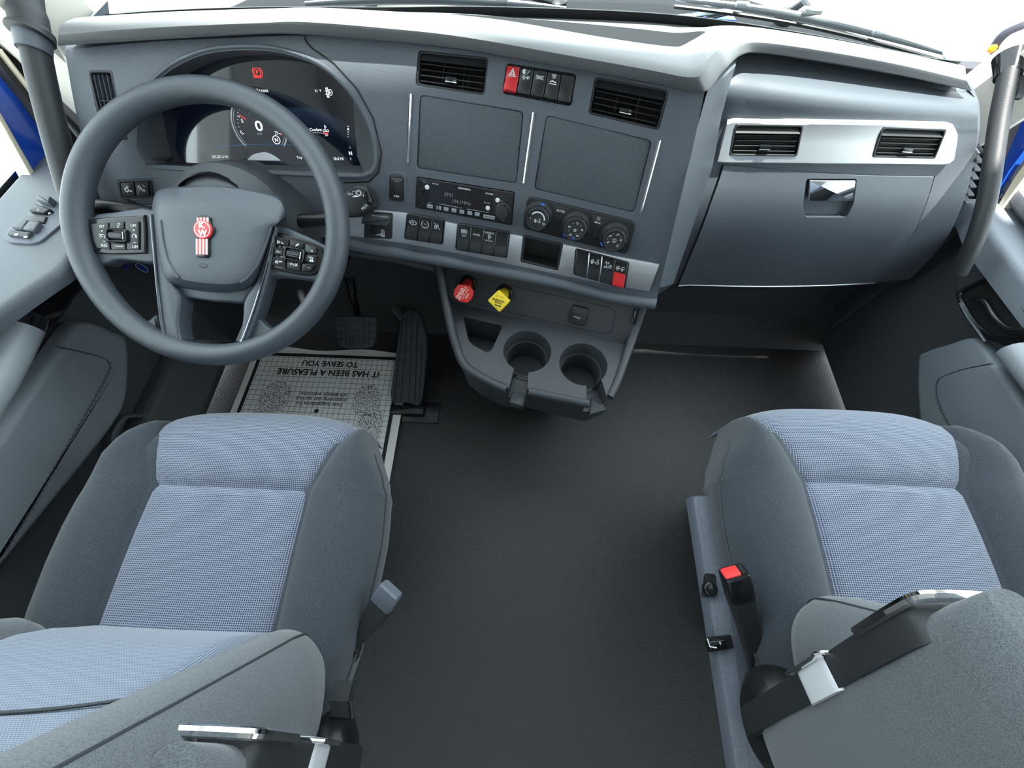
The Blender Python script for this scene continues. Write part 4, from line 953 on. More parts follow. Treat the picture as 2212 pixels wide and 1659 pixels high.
# ================================================================== steering wheel
WN = Vector((sin(radians(2.5)) * cos(radians(58.6)), -cos(radians(2.5)) * cos(radians(58.6)), sin(radians(58.6))))
WC = Vector((-.554 - .02, .4915, .678))
FW = Fr(WC, (1, 0, 0), WN)
sw = thing('steering_wheel', 'black leather steering wheel with a red and silver emblem on its hub', 'steering wheel', FW.M)
n = 96; RM, rm = .2085, .0198
path = [FW.W(RM * cos(2 * pi * k / n), RM * sin(2 * pi * k / n), 0) for k in range(n)]
rr = [rm * (1 + .10 * max(0, cos(2 * (2 * pi * k / n) - pi)) * 0) for k in range(n)]
obj('rim', tube(path, rr, 20, closed=True, sx=.92, upv=tuple(FW.n)), 'wheel', sw)
def wp(pts, z=0.0): return FW.P(pts, z)
def ring3(pts, z, k=4): return [(x, y, z) for x, y in smooth_poly(wp(pts, z), k)]
# hub cover in three sections
h0 = [(332, 428), (350, 408), (410, 402), (470, 401), (540, 410), (600, 425), (616, 446), (618, 474), (590, 492), (578, 540), (556, 600), (536, 622), (490, 632), (430, 628), (380, 618), (352, 606), (340, 560), (328, 480)]
h1 = [(330, 445), (348, 414), (410, 405), (470, 404), (540, 413), (598, 429), (613, 452), (612, 474), (586, 494), (574, 540), (552, 598), (533, 617), (490, 627), (430, 623), (382, 613), (356, 602), (344, 560), (333, 480)]
h2 = [(340, 452), (356, 440), (410, 437), (470, 437), (535, 452), (590, 468), (602, 476), (600, 482), (580, 500), (566, 545), (545, 590), (526, 606), (490, 614), (430, 610), (390, 602), (365, 590), (354, 555), (343, 490)]
def cen(ring, s, z): 
    cx = sum(p[0] for p in ring) / len(ring); cy = sum(p[1] for p in ring) / len(ring)
    return [(cx + (p[0] - cx) * s, cy + (p[1] - cy) * s, z) for p in ring]
r0 = ring3(h0, -.035); r1 = ring3(h0, -.004); r1b = ring3(h1, .004); r2 = ring3(h2, .016)
r3 = cen(r2, .9, .0185); r4 = cen(r2, .55, .0195); r5 = cen(r2, .02, .020)
hub = obj('hub_cover', xf(loft([r0, r1, r1b, r2, r3, r4, r5]), FW.M), 'wheel_smooth', sw, 28)
# two moulded creases of the horn pad
for cr in ([(347, 475), (352, 520), (362, 560), (378, 590), (385, 600)], [(586, 490), (572, 535), (555, 575), (535, 600), (520, 610)]):
    obj('crease', tube([FW.W(*FW.L(a, b, .0185), .0180) for a, b in cr], .0018, 6), 'wheel_smooth', hub)
obj('horn_symbol', xf(icon('horn', .007, *FW.L(438, 574, .020), .0202), FW.M), 'black_soft', hub, None)
# emblem
ze = .0205
ec = lambda px, py: FW.L(px, py, ze)
cxe, cye = ec(441, 497); s = abs(ec(464, 497)[0] - cxe)
em = obj('emblem_plate', xf(prism(smooth_poly(wp([(424, 483), (426, 469), (441, 466), (455, 470), (457, 484), (465, 494), (462, 508), (454, 518), (453, 553), (438, 556), (423, 551), (424, 516), (418, 504), (418, 493)], ze), 3), ze - .003, ze + .002, .001), FW.M), 'black_gloss', sw)
for (x0, x1, y0, y1, sl) in ((428, 453, 471, 483, 0), (426, 451, 517, 551, 0)):
    for k in range(7):
        a = x0 + (x1 - x0) * k / 7; b = x0 + (x1 - x0) * (k + 1) / 7
        obj('emblem_bar', xf(prism(wp([(a, y0), (b, y0), (b, y1), (a, y1)], ze), ze, ze + (.0034 if k % 2 == 0 else .003), .0005, 1), FW.M), 'emblem_white' if k % 2 == 0 else 'emblem_red', em)
obj('emblem_disc', xf(prism(circle(s * .88, 32, cxe, cye), ze, ze + .0038, .001), FW.M), 'emblem_red', em)
obj('emblem_ring', xf(ringprism(circle(s * .74, 40, cxe, cye), circle(s * .68, 40, cxe, cye), ze + .003, ze + .0043, 0, 60), FW.M), 'emblem_white', em)
obj('lettering', xf(join(text('K', h=.0085, cx=cxe, cy=cye + .0062, z=ze + .0045, bold=.05), text('W', h=.0085, cx=cxe + .0006, cy=cye - .0055, z=ze + .0045, bold=.05)), FW.M), 'emblem_white', em, None)
# lower U frame: two legs, cross bar under the hub and bottom bar
zt = .005
for pts in ([(322, 460), (340, 472), (352, 560), (366, 606), (388, 640), (384, 690), (390, 732), (408, 746), (396, 760), (365, 742), (347, 705), (333, 600)], [(597, 497), (584, 496), (570, 560), (552, 608), (527, 648), (523, 690), (515, 733), (503, 747), (514, 760), (530, 742), (554, 680), (577, 600)]):
    obj('spoke_leg', xf(prism(smooth_poly(wp(pts, zt), 3), -.024, zt, .004), FW.M), 'wheel_smooth', sw)
obj('spoke_bottom', xf(prism(rpoly(wp([(386, 728), (400, 741), (440, 747), (500, 743), (518, 730), (526, 748), (505, 764), (440, 768), (392, 763)], zt), .004), -.022, zt - .0005, .004), FW.M), 'wheel_smooth', sw)
obj('spoke_bridge', xf(prism(rpoly(wp([(356, 580), (556, 590), (545, 625), (525, 654), (455, 650), (388, 641), (366, 612)], -.006), .004), -.03, -.006, .004), FW.M), 'wheel_smooth', sw)
for ln in ([(324, 462), (331, 540), (340, 640), (350, 715), (362, 738), (392, 753), (440, 757), (500, 755), (516, 745), (530, 715), (556, 640), (578, 560), (590, 505)],):
    obj('bright_trim', tube([FW.W(*p, .0062) for p in smooth_poly(wp(ln, .008), 5, False)], .0020, 8), 'dark_chrome', sw)
# side spokes
lsp = [(188, 468), (240, 455), (322, 450), (332, 520), (330, 560), (316, 566), (250, 560), (222, 570), (205, 566), (178, 530)]
rsp = [(582, 486), (640, 500), (700, 528), (722, 545), (716, 590), (690, 606), (640, 600), (588, 596), (570, 610), (560, 640), (568, 570)]
obj('spoke', xf(prism(smooth_poly(wp(lsp), 3), -.026, -.004, .005), FW.M), 'wheel_smooth', sw)
obj('spoke', xf(prism(smooth_poly(wp(rsp), 3), -.026, -.004, .005), FW.M), 'wheel_smooth', sw)
lw = [(205, 560), (228, 568), (300, 690), (330, 690), (348, 720), (360, 745), (300, 735), (250, 680)]
obj('lower_web', xf(prism(smooth_poly(wp([(334, 682), (345, 735), (385, 765), (340, 758), (294, 722), (304, 698), (318, 690)]), 3), -.02, -.003, .004), FW.M), 'wheel', sw)
obj('lower_web', xf(prism(smooth_poly(wp([(552, 688), (572, 704), (594, 714), (622, 708), (600, 745), (532, 768), (520, 745), (540, 715)]), 3), -.02, -.003, .004), FW.M), 'wheel', sw)
# button pods
def pod(outline, bezel_, cells, lab):
    p = obj('button_pod', xf(prism(smooth_poly(wp(outline), 3), -.010, .0008, .002), FW.M), 'black_gloss', sw, label=lab)
    for nm, c, ico, tx in cells:
        P = wp(c, .001); b = obj(nm, xf(prism(rpoly(inset(ccw(P), .0007), .0015), .0, .0038, .0009, 2), FW.M), 'black', p)
        cx = sum(q[0] for q in P) / len(P); cy = sum(q[1] for q in P) / len(P)
    return p
lp = pod([(184, 500), (188, 478), (200, 472), (300, 466), (312, 470), (314, 540), (304, 547), (215, 547), (195, 530)], None,
    [('button', [(199, 484), (238, 480), (239, 497), (232, 500), (234, 522), (240, 525), (242, 541), (212, 537), (203, 520)], 'cruise', None), ('button', [(239, 479), (272, 478), (272, 496), (239, 496)], None, None), ('button', [(273, 477), (304, 478), (304, 540), (276, 541), (276, 523), (278, 500), (273, 497)], None, None), ('button', [(242, 525), (275, 525), (276, 541), (243, 541)], None, None)], 'black cruise control button pod')
rp = pod([(586, 504), (596, 500), (640, 512), (686, 527), (698, 545), (694, 575), (680, 592), (650, 594), (592, 582), (584, 570)], None,
    [('button', [(594, 508), (626, 517), (626, 533), (593, 530)], None, None), ('button', [(627, 517), (658, 525), (658, 538), (627, 534)], None, None), ('button', [(660, 526), (686, 534), (687, 549), (660, 548)], None, None), ('button', [(590, 532), (616, 535), (616, 554), (590, 552)], None, None), ('button', [(660, 550), (688, 552), (684, 568), (658, 566)], None, None), ('button', [(589, 554), (618, 557), (620, 580), (589, 574)], None, None), ('button', [(621, 564), (652, 568), (651, 588), (621, 580)], None, None), ('button', [(654, 569), (683, 571), (675, 586), (653, 588)], None, None)], 'black media button pod')
for p, c in ((lp, (256, 510)), (rp, (637, 551))):
    sx = 22 if p is lp else 21
    rot = 0 if p is lp else .10
    hx, hy = FW.L(*c, .003)
    b = obj('scroll_housing', xf(xf(join(ringprism(rrect(.033, .021, .004), rrect(.027, .016, .003), 0, .0062, .001, 48), prism(rrect(.028, .017, .002), 0, .001)), Matrix.Translation((hx, hy, .002)) @ Matrix.Rotation(-rot * 1.5, 4, 'Z')), FW.M), 'black_gloss', p)
    obj('scroll_wheel', xf(xf(tube([(-.010, 0, 0), (.010, 0, 0)], .0068, 16), Matrix.Translation((hx - .001, hy, .002)) @ Matrix.Rotation(-rot * 1.5, 4, 'Z')), FW.M), 'black', b)
    for k in (-1, 0, 1): obj('scroll_ridge', xf(xf(box((0, k * .003, .0065), (.018, .0008, .0008)), Matrix.Translation((hx - .001, hy, .002)) @ Matrix.Rotation(-rot * 1.5, 4, 'Z')), FW.M), 'dash', b)
    obj('scroll_glint', xf(xf(box((.0115, 0, .0045), (.002, .012, .004), .0008), Matrix.Translation((hx, hy, .002)) @ Matrix.Rotation(-rot * 1.5, 4, 'Z')), FW.M), 'chrome', b)
zb = .0041
def wt(tx, px, py, w, p, rot=0.0): a, b = FW.L(px, py, zb); obj('lettering', xf(text(tx, w=w, cx=a, cy=b, z=zb, rot=rot), FW.M), 'white_print', p, None)
def wi(nm, px, py, s, p): a, b = FW.L(px, py, zb); obj('icon', xf(icon(nm, s, a, b, zb), FW.M), 'white_print', p, None)
wt('SET', 220, 489, .0085, lp); wt('+', 220, 499, .0035, lp); wi('cruise', 221, 511, .0055, lp); wt('RES', 225, 530, .0095, lp); wt('–', 225, 521, .004, lp)
wi('voice', 256, 487, .0045, lp); wt('ON/OFF', 258, 532, .013, lp); wt('LIM', 288, 487, .0085, lp); wt('+', 289, 497, .0035, lp); wi('limit', 290, 511, .0052, lp); wt('LIM', 292, 533, .0085, lp); wt('–', 291, 524, .004, lp)
wi('next', 607, 523, .0062, rp); wi('hand', 642, 530, .0042, rp); wt('+', 674, 542, .0042, rp); wt('SRC', 602, 544, .0095, rp, -.1); wi('prev', 603, 566, .0062, rp); wi('back', 635, 572, .0062, rp); wt('–', 667, 578, .004, rp); wi('mute', 672, 560, .0052, rp)

# ================================================================== steering column and stalks
col = thing('steering_column', 'dark plastic steering column shroud behind the wheel hub', 'steering column', FW.W(0, 0, -.12))
ax = [FW.W(-.005, .012, -.03), FW.W(-.002, .03, -.055), FW.W(.0, .045, -.10), FW.W(0, .05, -.16), FW.W(0, .05, -.24)]
obj('shroud', tube(ax, [.055, .085, .098, .10, .09], 28, sx=1.25, upv=tuple(FW.y)), 'dash_low', col)
obj('collar', tube([FW.W(-.004, .02, -.022), FW.W(-.004, .03, -.052)], [.064, .078], 28, sx=1.1, upv=tuple(FW.y), caps=False), 'black_gloss', col)
obj('lower_shaft', tube([FW.W(0, .0, -.2), Vector((WC.x + .02, .78, .33))], .03, 16), 'black_soft', col)
def stalk(nm, label, cat, pts, r, m='black'):
    t = thing(nm, label, cat, pts[0]); obj('arm', tube(smooth_poly([tuple(p) for p in pts], 4, False), r, 14), m, t); return t
p0, p1 = FW.W(.10, .035, -.075), FW.W(*FW.L(742, 470, -.07), -.07)
t = thing('shift_stalk', 'black gear shift stalk with printed knob right of the steering wheel', 'shift lever', p0)
obj('arm', tube([p0, p0.lerp(p1, .5), p1], [.013, .011, .015], 14), 'black', t)
KF = Fr(FW.W(*FW.L(778, 437, -.06), -.06), FW.x * .9 + FW.y * .28, FW.n * .9 - FW.y * .3)
kb = obj('knob', xf(prism(rpoly(KF.P([(738, 432), (752, 408), (774, 398), (797, 404), (806, 420), (813, 442), (806, 452), (772, 470), (752, 470)]), .006), -.022, .012, .007), KF.M), 'black_soft', t)
obj('knob_switch', xf(prism(rpoly(KF.P([(790, 412), (800, 408), (812, 436), (806, 446), (797, 438)]), .004), .006, .018, .004), KF.M), 'black_gloss', kb)
def kt(tx, px, py, w, rot=-.25): a, b = KF.L(px, py, .012); obj('lettering', xf(text(tx, w=w, cx=a, cy=b, z=.0125, rot=rot), KF.M), 'white_print', kb, None)
kt('–', 765, 413, .006); obj('icon', xf(icon('gear', .0065, *KF.L(775, 417, .012), .0125), KF.M), 'white_print', kb, None); kt('+', 785, 422, .005); kt('M/A', 788, 447, .013, .45); kt('DN', 757, 419, .008)
obj('icon', xf(flat([KF.L(760, 426, .012), KF.L(776, 426, .012), KF.L(768, 421, .012)], .0125), KF.M), 'white_print', kb, None)
q0, q1 = FW.W(-.10, .03, -.075), FW.W(*FW.L(200, 443, -.07), -.07)
t = stalk('indicator_stalk', 'dark indicator stalk left of the steering wheel hub', 'stalk', [q0, q0.lerp(q1, .5) + Vector((0, 0, .004)), q1], .011)
obj('ring_grip', tube([q0.lerp(q1, .30), q0.lerp(q1, .42)], .0125, 14), 'dash_soft', t)
obj('marking', tube([q0.lerp(q1, .44), q0.lerp(q1, .47)], .0122, 14), 'white_print', t)
disc(frame_hits(TF, q4(270, 440, 300, 455)), 284, 448, .014, .0, .008, 'ignition_lock', 'black', dash, .002)
# keys hanging by the ignition
kp = at(312, 573, Y=.60)
t = thing('key_tag', 'small blue and white key tag hanging behind the left wheel spoke', 'key tag', kp)
FK = Fr(kp, (1, 0, 0), (0, -.6, .8))
obj('tag', xf(prism(smooth_poly(FK.P([(294, 572), (302, 570), (318, 578), (320, 588), (308, 585), (300, 580)]), 3), -.002, .001, .0006), FK.M), 'tag_blue', t)
obj('tag_edge', xf(stroke(smooth_poly(FK.P([(294, 572), (302, 570), (318, 578), (320, 588), (308, 585), (300, 580)]), 3), .0018, .0016, True), FK.M), 'white_print', t, None)
FK2 = Fr(at(273, 575, Y=.60), (1, 0, 0), (0, -.6, .8)); t = thing('key_fob', 'narrow blue key fob left of the key tag', 'key fob', FK2.M)
obj('fob', xf(prism(rpoly(FK2.P([(270, 567), (276, 568), (275, 583), (269, 583)]), .001), -.003, .001, .0008), FK2.M), 'tag_blue', t)
obj('fob_loop', tube([FK2.at(273, 567), FK2.at(274, 560), FK2.at(276, 556)], .001, 6), 'chrome', t)
# ================================================================== lower console with cup holders
ZC = .414
P1, P2 = at(976, 651, Z=ZC), at(1336, 741, Z=ZC)
xd = (P2 - P1).normalized(); fp = Vector((-xd.y, xd.x, 0)); LEAN = radians(40)
upc = fp * sin(LEAN) + Vector((0, 0, 1)) * cos(LEAN)
FB = Fr(P1, xd, xd.cross(upc))
FS = Fr(Vector((P1.x, P1.y, ZC)), (1, 0, 0), (0, 0, 1))
con = thing('centre_console', 'dark grey lower console with two cup holders and a storage bin', 'console', ((P1.x + P2.x) / 2, P1.y - .08, ZC - .2))
back_poly = rpoly(FB.P([(960, 575), (1398, 652), (1372, 715), (1350, 742), (1325, 742), (985, 655), (972, 645)]), .008)
obj('back_panel', xf(prism(back_poly, -.02, 0, .001), FB.M), 'console', con)
ins = rpoly(FB.P([(984, 592), (1318, 664), (1330, 676), (1322, 716), (1308, 722), (1232, 706), (1000, 650), (988, 640)]), .006)
obj('panel_outline', xf(stroke(ins, .0012, .0006, True), FB.M), 'void', con, None)
sp_ = [(968, 645), (985, 650), (1325, 738), (1345, 732), (1366, 705), (1345, 775), (1322, 845), (1300, 868), (1275, 872), (1140, 840), (1092, 838), (1040, 815), (1005, 788), (985, 740)]
shelf_poly = rpoly(FS.P(sp_), .006)
shelf = obj('shelf', xf(prism(shelf_poly, -.10, 0, .002), FS.M), 'console', con)
cuts = []
CUP = []
for (px, py, rx) in ((1139, 758, 52), (1260, 786, 52)):
    a, b = FS.L(px, py); r = abs(FS.L(px + rx, py)[0] - FS.L(px - rx, py)[0]) / 2; CUP.append((a, b, r))
    cuts.append(xf(xf(lathe([(0, -.09), (r * .80, -.09), (r * .84, -.035), (r * .88, -.033), (r * .97, -.003), (r * 1.02, .002), (r * 1.02, .03), (0, .03)], 48), Matrix.Translation((a, b, 0))), FS.M))
cuts.append(xf(prism(rpoly(FS.P([(1000, 684), (1086, 704), (1062, 757), (1052, 762), (1022, 746), (1012, 735)]), .006), -.075, .03), FS.M))
n1 = [(1112, 790), (1142, 796), (1136, 875), (1090, 872)]; n2 = [(1266, 815), (1300, 822), (1322, 895), (1268, 895)]
for nq in (n1, n2): cuts.append(xf(prism(FS.P(nq), -.045, .03), FS.M))
bool_cut(shelf, cuts)
for a, b, r in CUP:
    obj('cup_holder_ring', xf(xf(lathe([(r * .845, -.036), (r * .87, -.0325), (r * .89, -.0325), (r * .845, -.037)], 48), Matrix.Translation((a, b, 0))), FS.M), 'console_grain', con)
    obj('cup_holder_floor', xf(xf(lathe([(r * .80, -.0895), (0, -.0885)], 32), Matrix.Translation((a, b, 0))), FS.M), 'carpet', con)
for pts, zt in (([(1108, 828), (1140, 833), (1132, 862), (1100, 852)], -.044), ([(1284, 842), (1308, 846), (1318, 870), (1282, 882)], -.044)):
    obj('cup_notch', xf(prism(rpoly(FS.P(pts), .002), -.06, -.038, .002), FS.M), 'console_grain', con)
# padded outer rim
def rimpath(l): return [FS.W(*p, z) for p, z in [((FS.L(a, b, zz)), zz) for a, b, zz in l]]
L_ = [(946, 566, .085), (955, 610, .06), (966, 670, .03), (980, 730, .006), (1003, 787, -.004), (1045, 817, -.006), (1094, 840, -.006)]
obj('rim', tube(smooth_poly([tuple(p) for p in rimpath(L_)], 5, False), .0095, 12), 'console_grain', con)
obj('rim', tube(smooth_poly([tuple(p) for p in rimpath([(1142, 845, -.008), (1205, 858, -.008), (1272, 872, -.008)])], 5, False), .0095, 12), 'console_grain', con)
obj('rim', tube(smooth_poly([tuple(p) for p in rimpath([(1316, 858, -.006), (1332, 825, -.004), (1352, 770, .002), (1372, 712, .025), (1392, 650, .075)])], 5, False), .0095, 12), 'console_grain', con)
cb = rpoly(FS.P([(985, 650), (1335, 735), (1345, 760), (1300, 850), (1130, 840), (1020, 790), (990, 730)]), .01)
obj('underside', xf(loft([[(x, y + .06, -.36) for x, y in inset(ccw(cb), .05)], [(x, y + .03, -.20) for x, y in inset(ccw(cb), .02)], [(x, y, -.098) for x, y in cb]]), FS.M), 'dash_low', con)
obj('side_slot', xf(prism(rpoly(FB.P([(1368, 668), (1377, 668), (1370, 699), (1363, 699)]), .001), .0, .006, .001), FB.M), 'black_gloss', con)
# 12 volt cap
f = FB.shifted(1250, 680)
t = thing('power_socket_cap', 'small square black power socket cap right of the brake knobs', 'socket cap', f.M)
obj('cap', xf(prism(rrect(.040, .040, .009), 0, .010, .003), f.M), 'black', t)
obj('cap_ring', xf(ringprism(circle(.019, 36), circle(.016, 36), 0, .004, .001), f.M), 'void', t)
obj('lettering', xf(text('12V/20A', w=.014, cx=-.002, cy=-.004, z=.0103, rot=-.1), f.M), 'white_print', t, None)
# brake valve knobs
def brake_knob(label, sock, cen, poly_px, m, lines, tcol, rot, zt=.055):
    s = FB.shifted(*sock); t = thing('brake_valve_knob', label, 'brake knob', s.M, 'air brake knobs')
    obj('socket', xf(lathe([(.0125, 0), (.019, 0), (.019, .006), (.0155, .009), (.0125, .006)], 28), s.M), 'black', t)
    c = FB.at(*cen, zt - .006)
    ax_ = [s.o, s.o.lerp(c, .35), s.o.lerp(c, .7), c]
    obj('stem', tube(ax_, [.011, .0125, .0125, .010], 18), m, t)
    for k in range(6):
        a = k * pi / 3; d = (c - s.o).normalized(); u = FB.x * cos(a) + FB.y * sin(a)
        obj('stem_rib', tube([s.o.lerp(c, .25) + u * .0115, s.o.lerp(c, .75) + u * .0122], .0014, 6), m, t)
    kf = Fr(FB.at(*cen, zt), FB.x, FB.n * .8 + Vector((0, -.1, .35)))
    plate = obj('plate', xf(prism(rpoly(kf.P(poly_px), .004), -.006, .003, .0025), kf.M), m, t)
    for tx, px, py, w, bo in lines:
        a, b = kf.L(px, py, .003); obj('lettering', xf(text(tx, w=w, cx=a, cy=b, z=.0034, rot=rot, bold=bo), kf.M), tcol, plate, None)
    return t
brake_knob('red octagonal air brake knob marked TRAILER AIR SUPPLY', (1012, 612), (1001, 634), [(990, 614), (1013, 616), (1023, 628), (1021, 642), (1010, 655), (993, 652), (980, 640), (981, 626)], 'knob_red',
    [('TRAILER', 993, 633, .026, .01), ('AIR SUPPLY', 999, 634, .032, .01), ('NOT FOR PARKING', 1005, 635, .026, 0), ('Bendix', 1009, 639, .012, .02)], 'cream_print', 1.22)
brake_knob('yellow diamond air brake knob marked PARKING BRAKE', (1090, 632), (1078, 648), [(1078, 625), (1103, 650), (1079, 675), (1053, 649)], 'knob_yellow',
    [('PARKING', 1077, 649, .026, .02), ('BRAKE', 1077, 654, .016, .01), ('Bendix', 1076, 660, .014, .03), ('PULL TO APPLY', 1080, 641, .017, 0), ('PUSH TO RELEASE', 1078, 667, .015, 0)], 'mat_black', -.03)

# ================================================================== pedals
bp = at(768, 718, Z=.17)
F = Fr(bp, (1, 0, 0), (0, -.62, .78))
t = thing('brake_pedal', 'black ribbed brake pedal with round moulded badge above the paper mat', 'pedal', bp)
padp = smooth_poly(F.P([(724, 690), (730, 684), (800, 684), (812, 692), (810, 735), (800, 750), (765, 752), (738, 750), (728, 735)]), 3)
pad = obj('pad', xf(prism(padp, -.016, 0, .003), F.M), 'pedal_rubber', t)
a, b = F.L(766, 709)
obj('badge_ring', xf(stroke(circle(.021, 28, a, b), .0025, .0012, True), F.M), 'black_soft', pad, None)
obj('badge', xf(join(text('K', h=.011, cx=a - .004, cy=b + .007, z=.0012), text('W', h=.011, cx=a + .004, cy=b - .007, z=.0012)), F.M), 'black_soft', pad, None)
for px in (737, 747, 785, 796): obj('groove', xf(stroke(F.P([(px, 692), (px + 1, 745)]), .0016, .0008), F.M), 'void', pad, None)
for px in (757, 763, 769, 775): obj('groove', xf(stroke(F.P([(px, 727), (px, 746)]), .002, .0008), F.M), 'void', pad, None)
for py in (702, 717, 732): obj('groove', xf(join(stroke(F.P([(728, py), (748, py)]), .0016, .0008), stroke(F.P([(786, py), (809, py)]), .0016, .0008)), F.M), 'void', pad, None)
obj('arm', tube([F.W(.0, .03, -.016), at(772, 676, Y=.70), at(763, 645, Y=.74), at(755, 600, Y=.78)], [.014, .014, .018, .022], 12, sx=.7), 'black_gloss', t)
g0, g1 = at(880, 876, Z=.03), at(890, 672, Z=.165)
F = Fr((g0 + g1) / 2, (1, 0, 0), Vector((1, 0, 0)).cross(g1 - g0))
t = thing('accelerator_pedal', 'tall black ridged accelerator pedal right of the brake pedal', 'pedal', g0)
ap = smooth_poly(F.P([(865, 700), (873, 677), (888, 670), (903, 677), (915, 705), (922, 740), (918, 800), (909, 872), (880, 870), (845, 866), (850, 800), (858, 745)]), 3)
pad = obj('pad', xf(prism(ap, -.016, 0, .003), F.M), 'pedal_rubber', t)
for (x0, y0, x1, y1) in ((871, 685, 851, 866), (880, 676, 866, 868), (891, 676, 883, 869), (901, 690, 896, 870), (912, 745, 904, 870)):
    obj('groove', xf(stroke(F.P([(x0, y0), ((x0 + x1) / 2 + 1, (y0 + y1) / 2), (x1, y1)]), .0022, .0008), F.M), 'void', pad, None)
obj('hinge', box(g0 + Vector((.0, -.012, -.014)), (.105, .03, .028), .004), 'black', t)
obj('base_plate', box(g0 + Vector((.02, -.01, -.027)), (.15, .07, .006), .002), 'black', t)
obj('sensor_arm', tube([F.W(0, .09, -.02), at(850, 663, Y=.80), at(838, 660, Y=.85)], .012, 10), 'trim_silver', t)
obj('sensor_housing', box(at(835, 672, Y=.86), (.09, .06, .09), .01), 'black_soft', t)
# left foot area bracket, grey carpeted toe board mound
structure('trim_6', slab([[at(560, 590, Y=.93), at(850, 610, Y=.93)], [at(560, 700, Y=.86), at(790, 690, Y=.86)]], (0, .03, 0)), 'dash_panel')

# ================================================================== paper floor mat
ZM = .012
FM = Fr((at(541, 786, Z=ZM).x, .35, ZM), (1, 0, 0), (0, 0, 1))
x0 = (at(498, 891, Z=ZM).x + at(541, 786, Z=ZM).x) / 2; x1 = (at(874, 872, Z=ZM).x + at(838, 1042, Z=ZM).x) / 2
y1 = at(700, 757, Z=ZM).y; y0 = y1 - .62
def ripple(x, y): return .004 * sin(9 * x + 3) * sin(7 * y) + .003 * max(0, (y - y1 + .07) / .07) * (1 + sin(14 * x))
nx, ny = 28, 30
G = [[(x0 + (x1 - x0) * i / nx, y0 + (y1 - y0) * j / ny + .006 * sin(i * .4) * (j == ny), ZM + .004 + ripple(x0 + (x1 - x0) * i / nx, y0 + (y1 - y0) * j / ny)) for i in range(nx + 1)] for j in range(ny + 1)]
pm = thing('paper_floor_mat', 'white printed paper mat on the floor under the driver seat', 'paper mat', ((x0 + x1) / 2, (y0 + y1) / 2, ZM))
obj('sheet', slab(G, (0, 0, -.0008)), 'paper_plain', pm)
bl, br, bt_ = at(524, 885, Z=ZM).x, at(846, 876, Z=ZM).x, at(735, 776, Z=ZM).y
def onm(x, y, dz): return (x, y, ZM + .004 + ripple(x, y) + dz)
gx = [bl + (br - bl) * i / 40 for i in range(41)]; gy = [y0 + .03 + (bt_ - y0 - .03) * j / 30 for j in range(31)]
gp = obj('printed_grid', grid([[onm(x, y, .0008) for x in gx] for y in gy]), 'paper', pm, None)
bw = .011
def strip_m(nm, x0_, x1_, y0_, y1_, n, m): obj(nm, grid([[onm(x0_ + (x1_ - x0_) * i / n, y0_ + (y1_ - y0_) * j / n, .0012) for i in range(n + 1)] for j in range(n + 1)]), m, pm, None)
strip_m('printed_border', bl - bw, bl, y0 + .03, bt_ + bw, 12, 'mat_black'); strip_m('printed_border', br, br + bw, y0 + .03, bt_ + bw, 12, 'mat_black'); strip_m('printed_border', bl - bw, br + bw, bt_, bt_ + bw, 20, 'mat_black')
def mtext(tx, px, py, w, bold=0.0):
    c = at(px, py, Z=ZM + .004); g = text(tx, w=w, cx=c.x, cy=c.y, z=0, rot=pi, bold=bold, shear=.0)
    obj('printed_words', ([Vector(onm(v.x, v.y, .0016)) for v in g[0]], g[1]), 'mat_black', pm, None)
W0 = at(822, 800, Z=ZM).x - at(598, 800, Z=ZM).x
mtext('TO SERVE YOU', 714, 787, W0 * .55, .03); mtext('IT HAS BEEN A PLEASURE', 709, 806, W0 * .99, .03)
mtext('are always welcome.', 699, 852, W0 * .455, .01); mtext('improving our service', 694, 862, W0 * .475, .01); mtext('Your suggestions for', 690, 873, W0 * .45, .01)
for (px, py, rx, ry) in ((595, 858, .048, .058), (792, 866, .043, .056), (572, 905, .04, .06), (795, 925, .038, .085)):
    c = at(px, py, Z=ZM + .004); obj('printed_footprint', grid([[onm(c.x + rx * r * cos(a), c.y + ry * r * sin(a), .0014) for a in [2 * pi * k / 28 for k in range(29)]] for r in (.02, .35, .7, 1)]), 'footprint', pm, None)
c = at(684, 888, Z=ZM + .004); obj('printed_dot', flat(circle(.007, 14, c.x, c.y), onm(c.x, c.y, .0016)[2]), 'mat_black', pm, None)
# ================================================================== doors
def seam(F, pts, z, parent, gap=.006):
    for d in (0, gap):
        base = smooth_poly(F.P(pts, z), 5, False)
        base = resample(base, 90, False)
        off = [(x, y - d) for x, y in base]
        gs = [stroke([off[k], off[k + 1]], .0012, z + .0006) for k in range(0, 88, 2)]
        obj('stitching', xf(join(*gs), F.M), 'stitch', parent, None)
    obj('pad_seam', xf(stroke([(x, y - gap / 2) for x, y in base], .0014, z + .0004), F.M), 'void', parent, None)
# ---- driver door
d1 = thing('door_1', 'driver door trim with grey armrest, silver pull grip and leather pad', 'door', (-.98, .2, .02)); d1['kind'] = 'structure'; del d1['category']
obj('door_panel', box((-1.01, .2, .33), (.05, 1.2, .62), .01), 'door_dark', d1)
FZ = Fr((-.93, .5, .655), (1, 0, 0), (0, 0, 1))
inn = FZ.P([(168, 455), (166, 500), (155, 545), (128, 580), (90, 606), (40, 640), (0, 668), (-150, 770)])
arm = inn + [(-.045, inn[-1][1]), (-.045, .22), (inn[0][0], .22)]
obj('armrest', xf(prism(smooth_poly(inn, 4, False) + [(-.06, inn[-1][1]), (-.06, .19), (inn[0][0] - .03, .19)], -.026, .0, .012, 4), FZ.M), 'door_top', d1)
obj('window_ledge', box((-1.01, .2, .625), (.05, 1.2, .03), .01), 'door_top', d1)
sp = rpoly(FZ.P([(6, 514), (14, 498), (100, 424), (150, 420), (162, 440), (150, 470), (88, 522), (66, 527), (20, 524)], .003), .006)
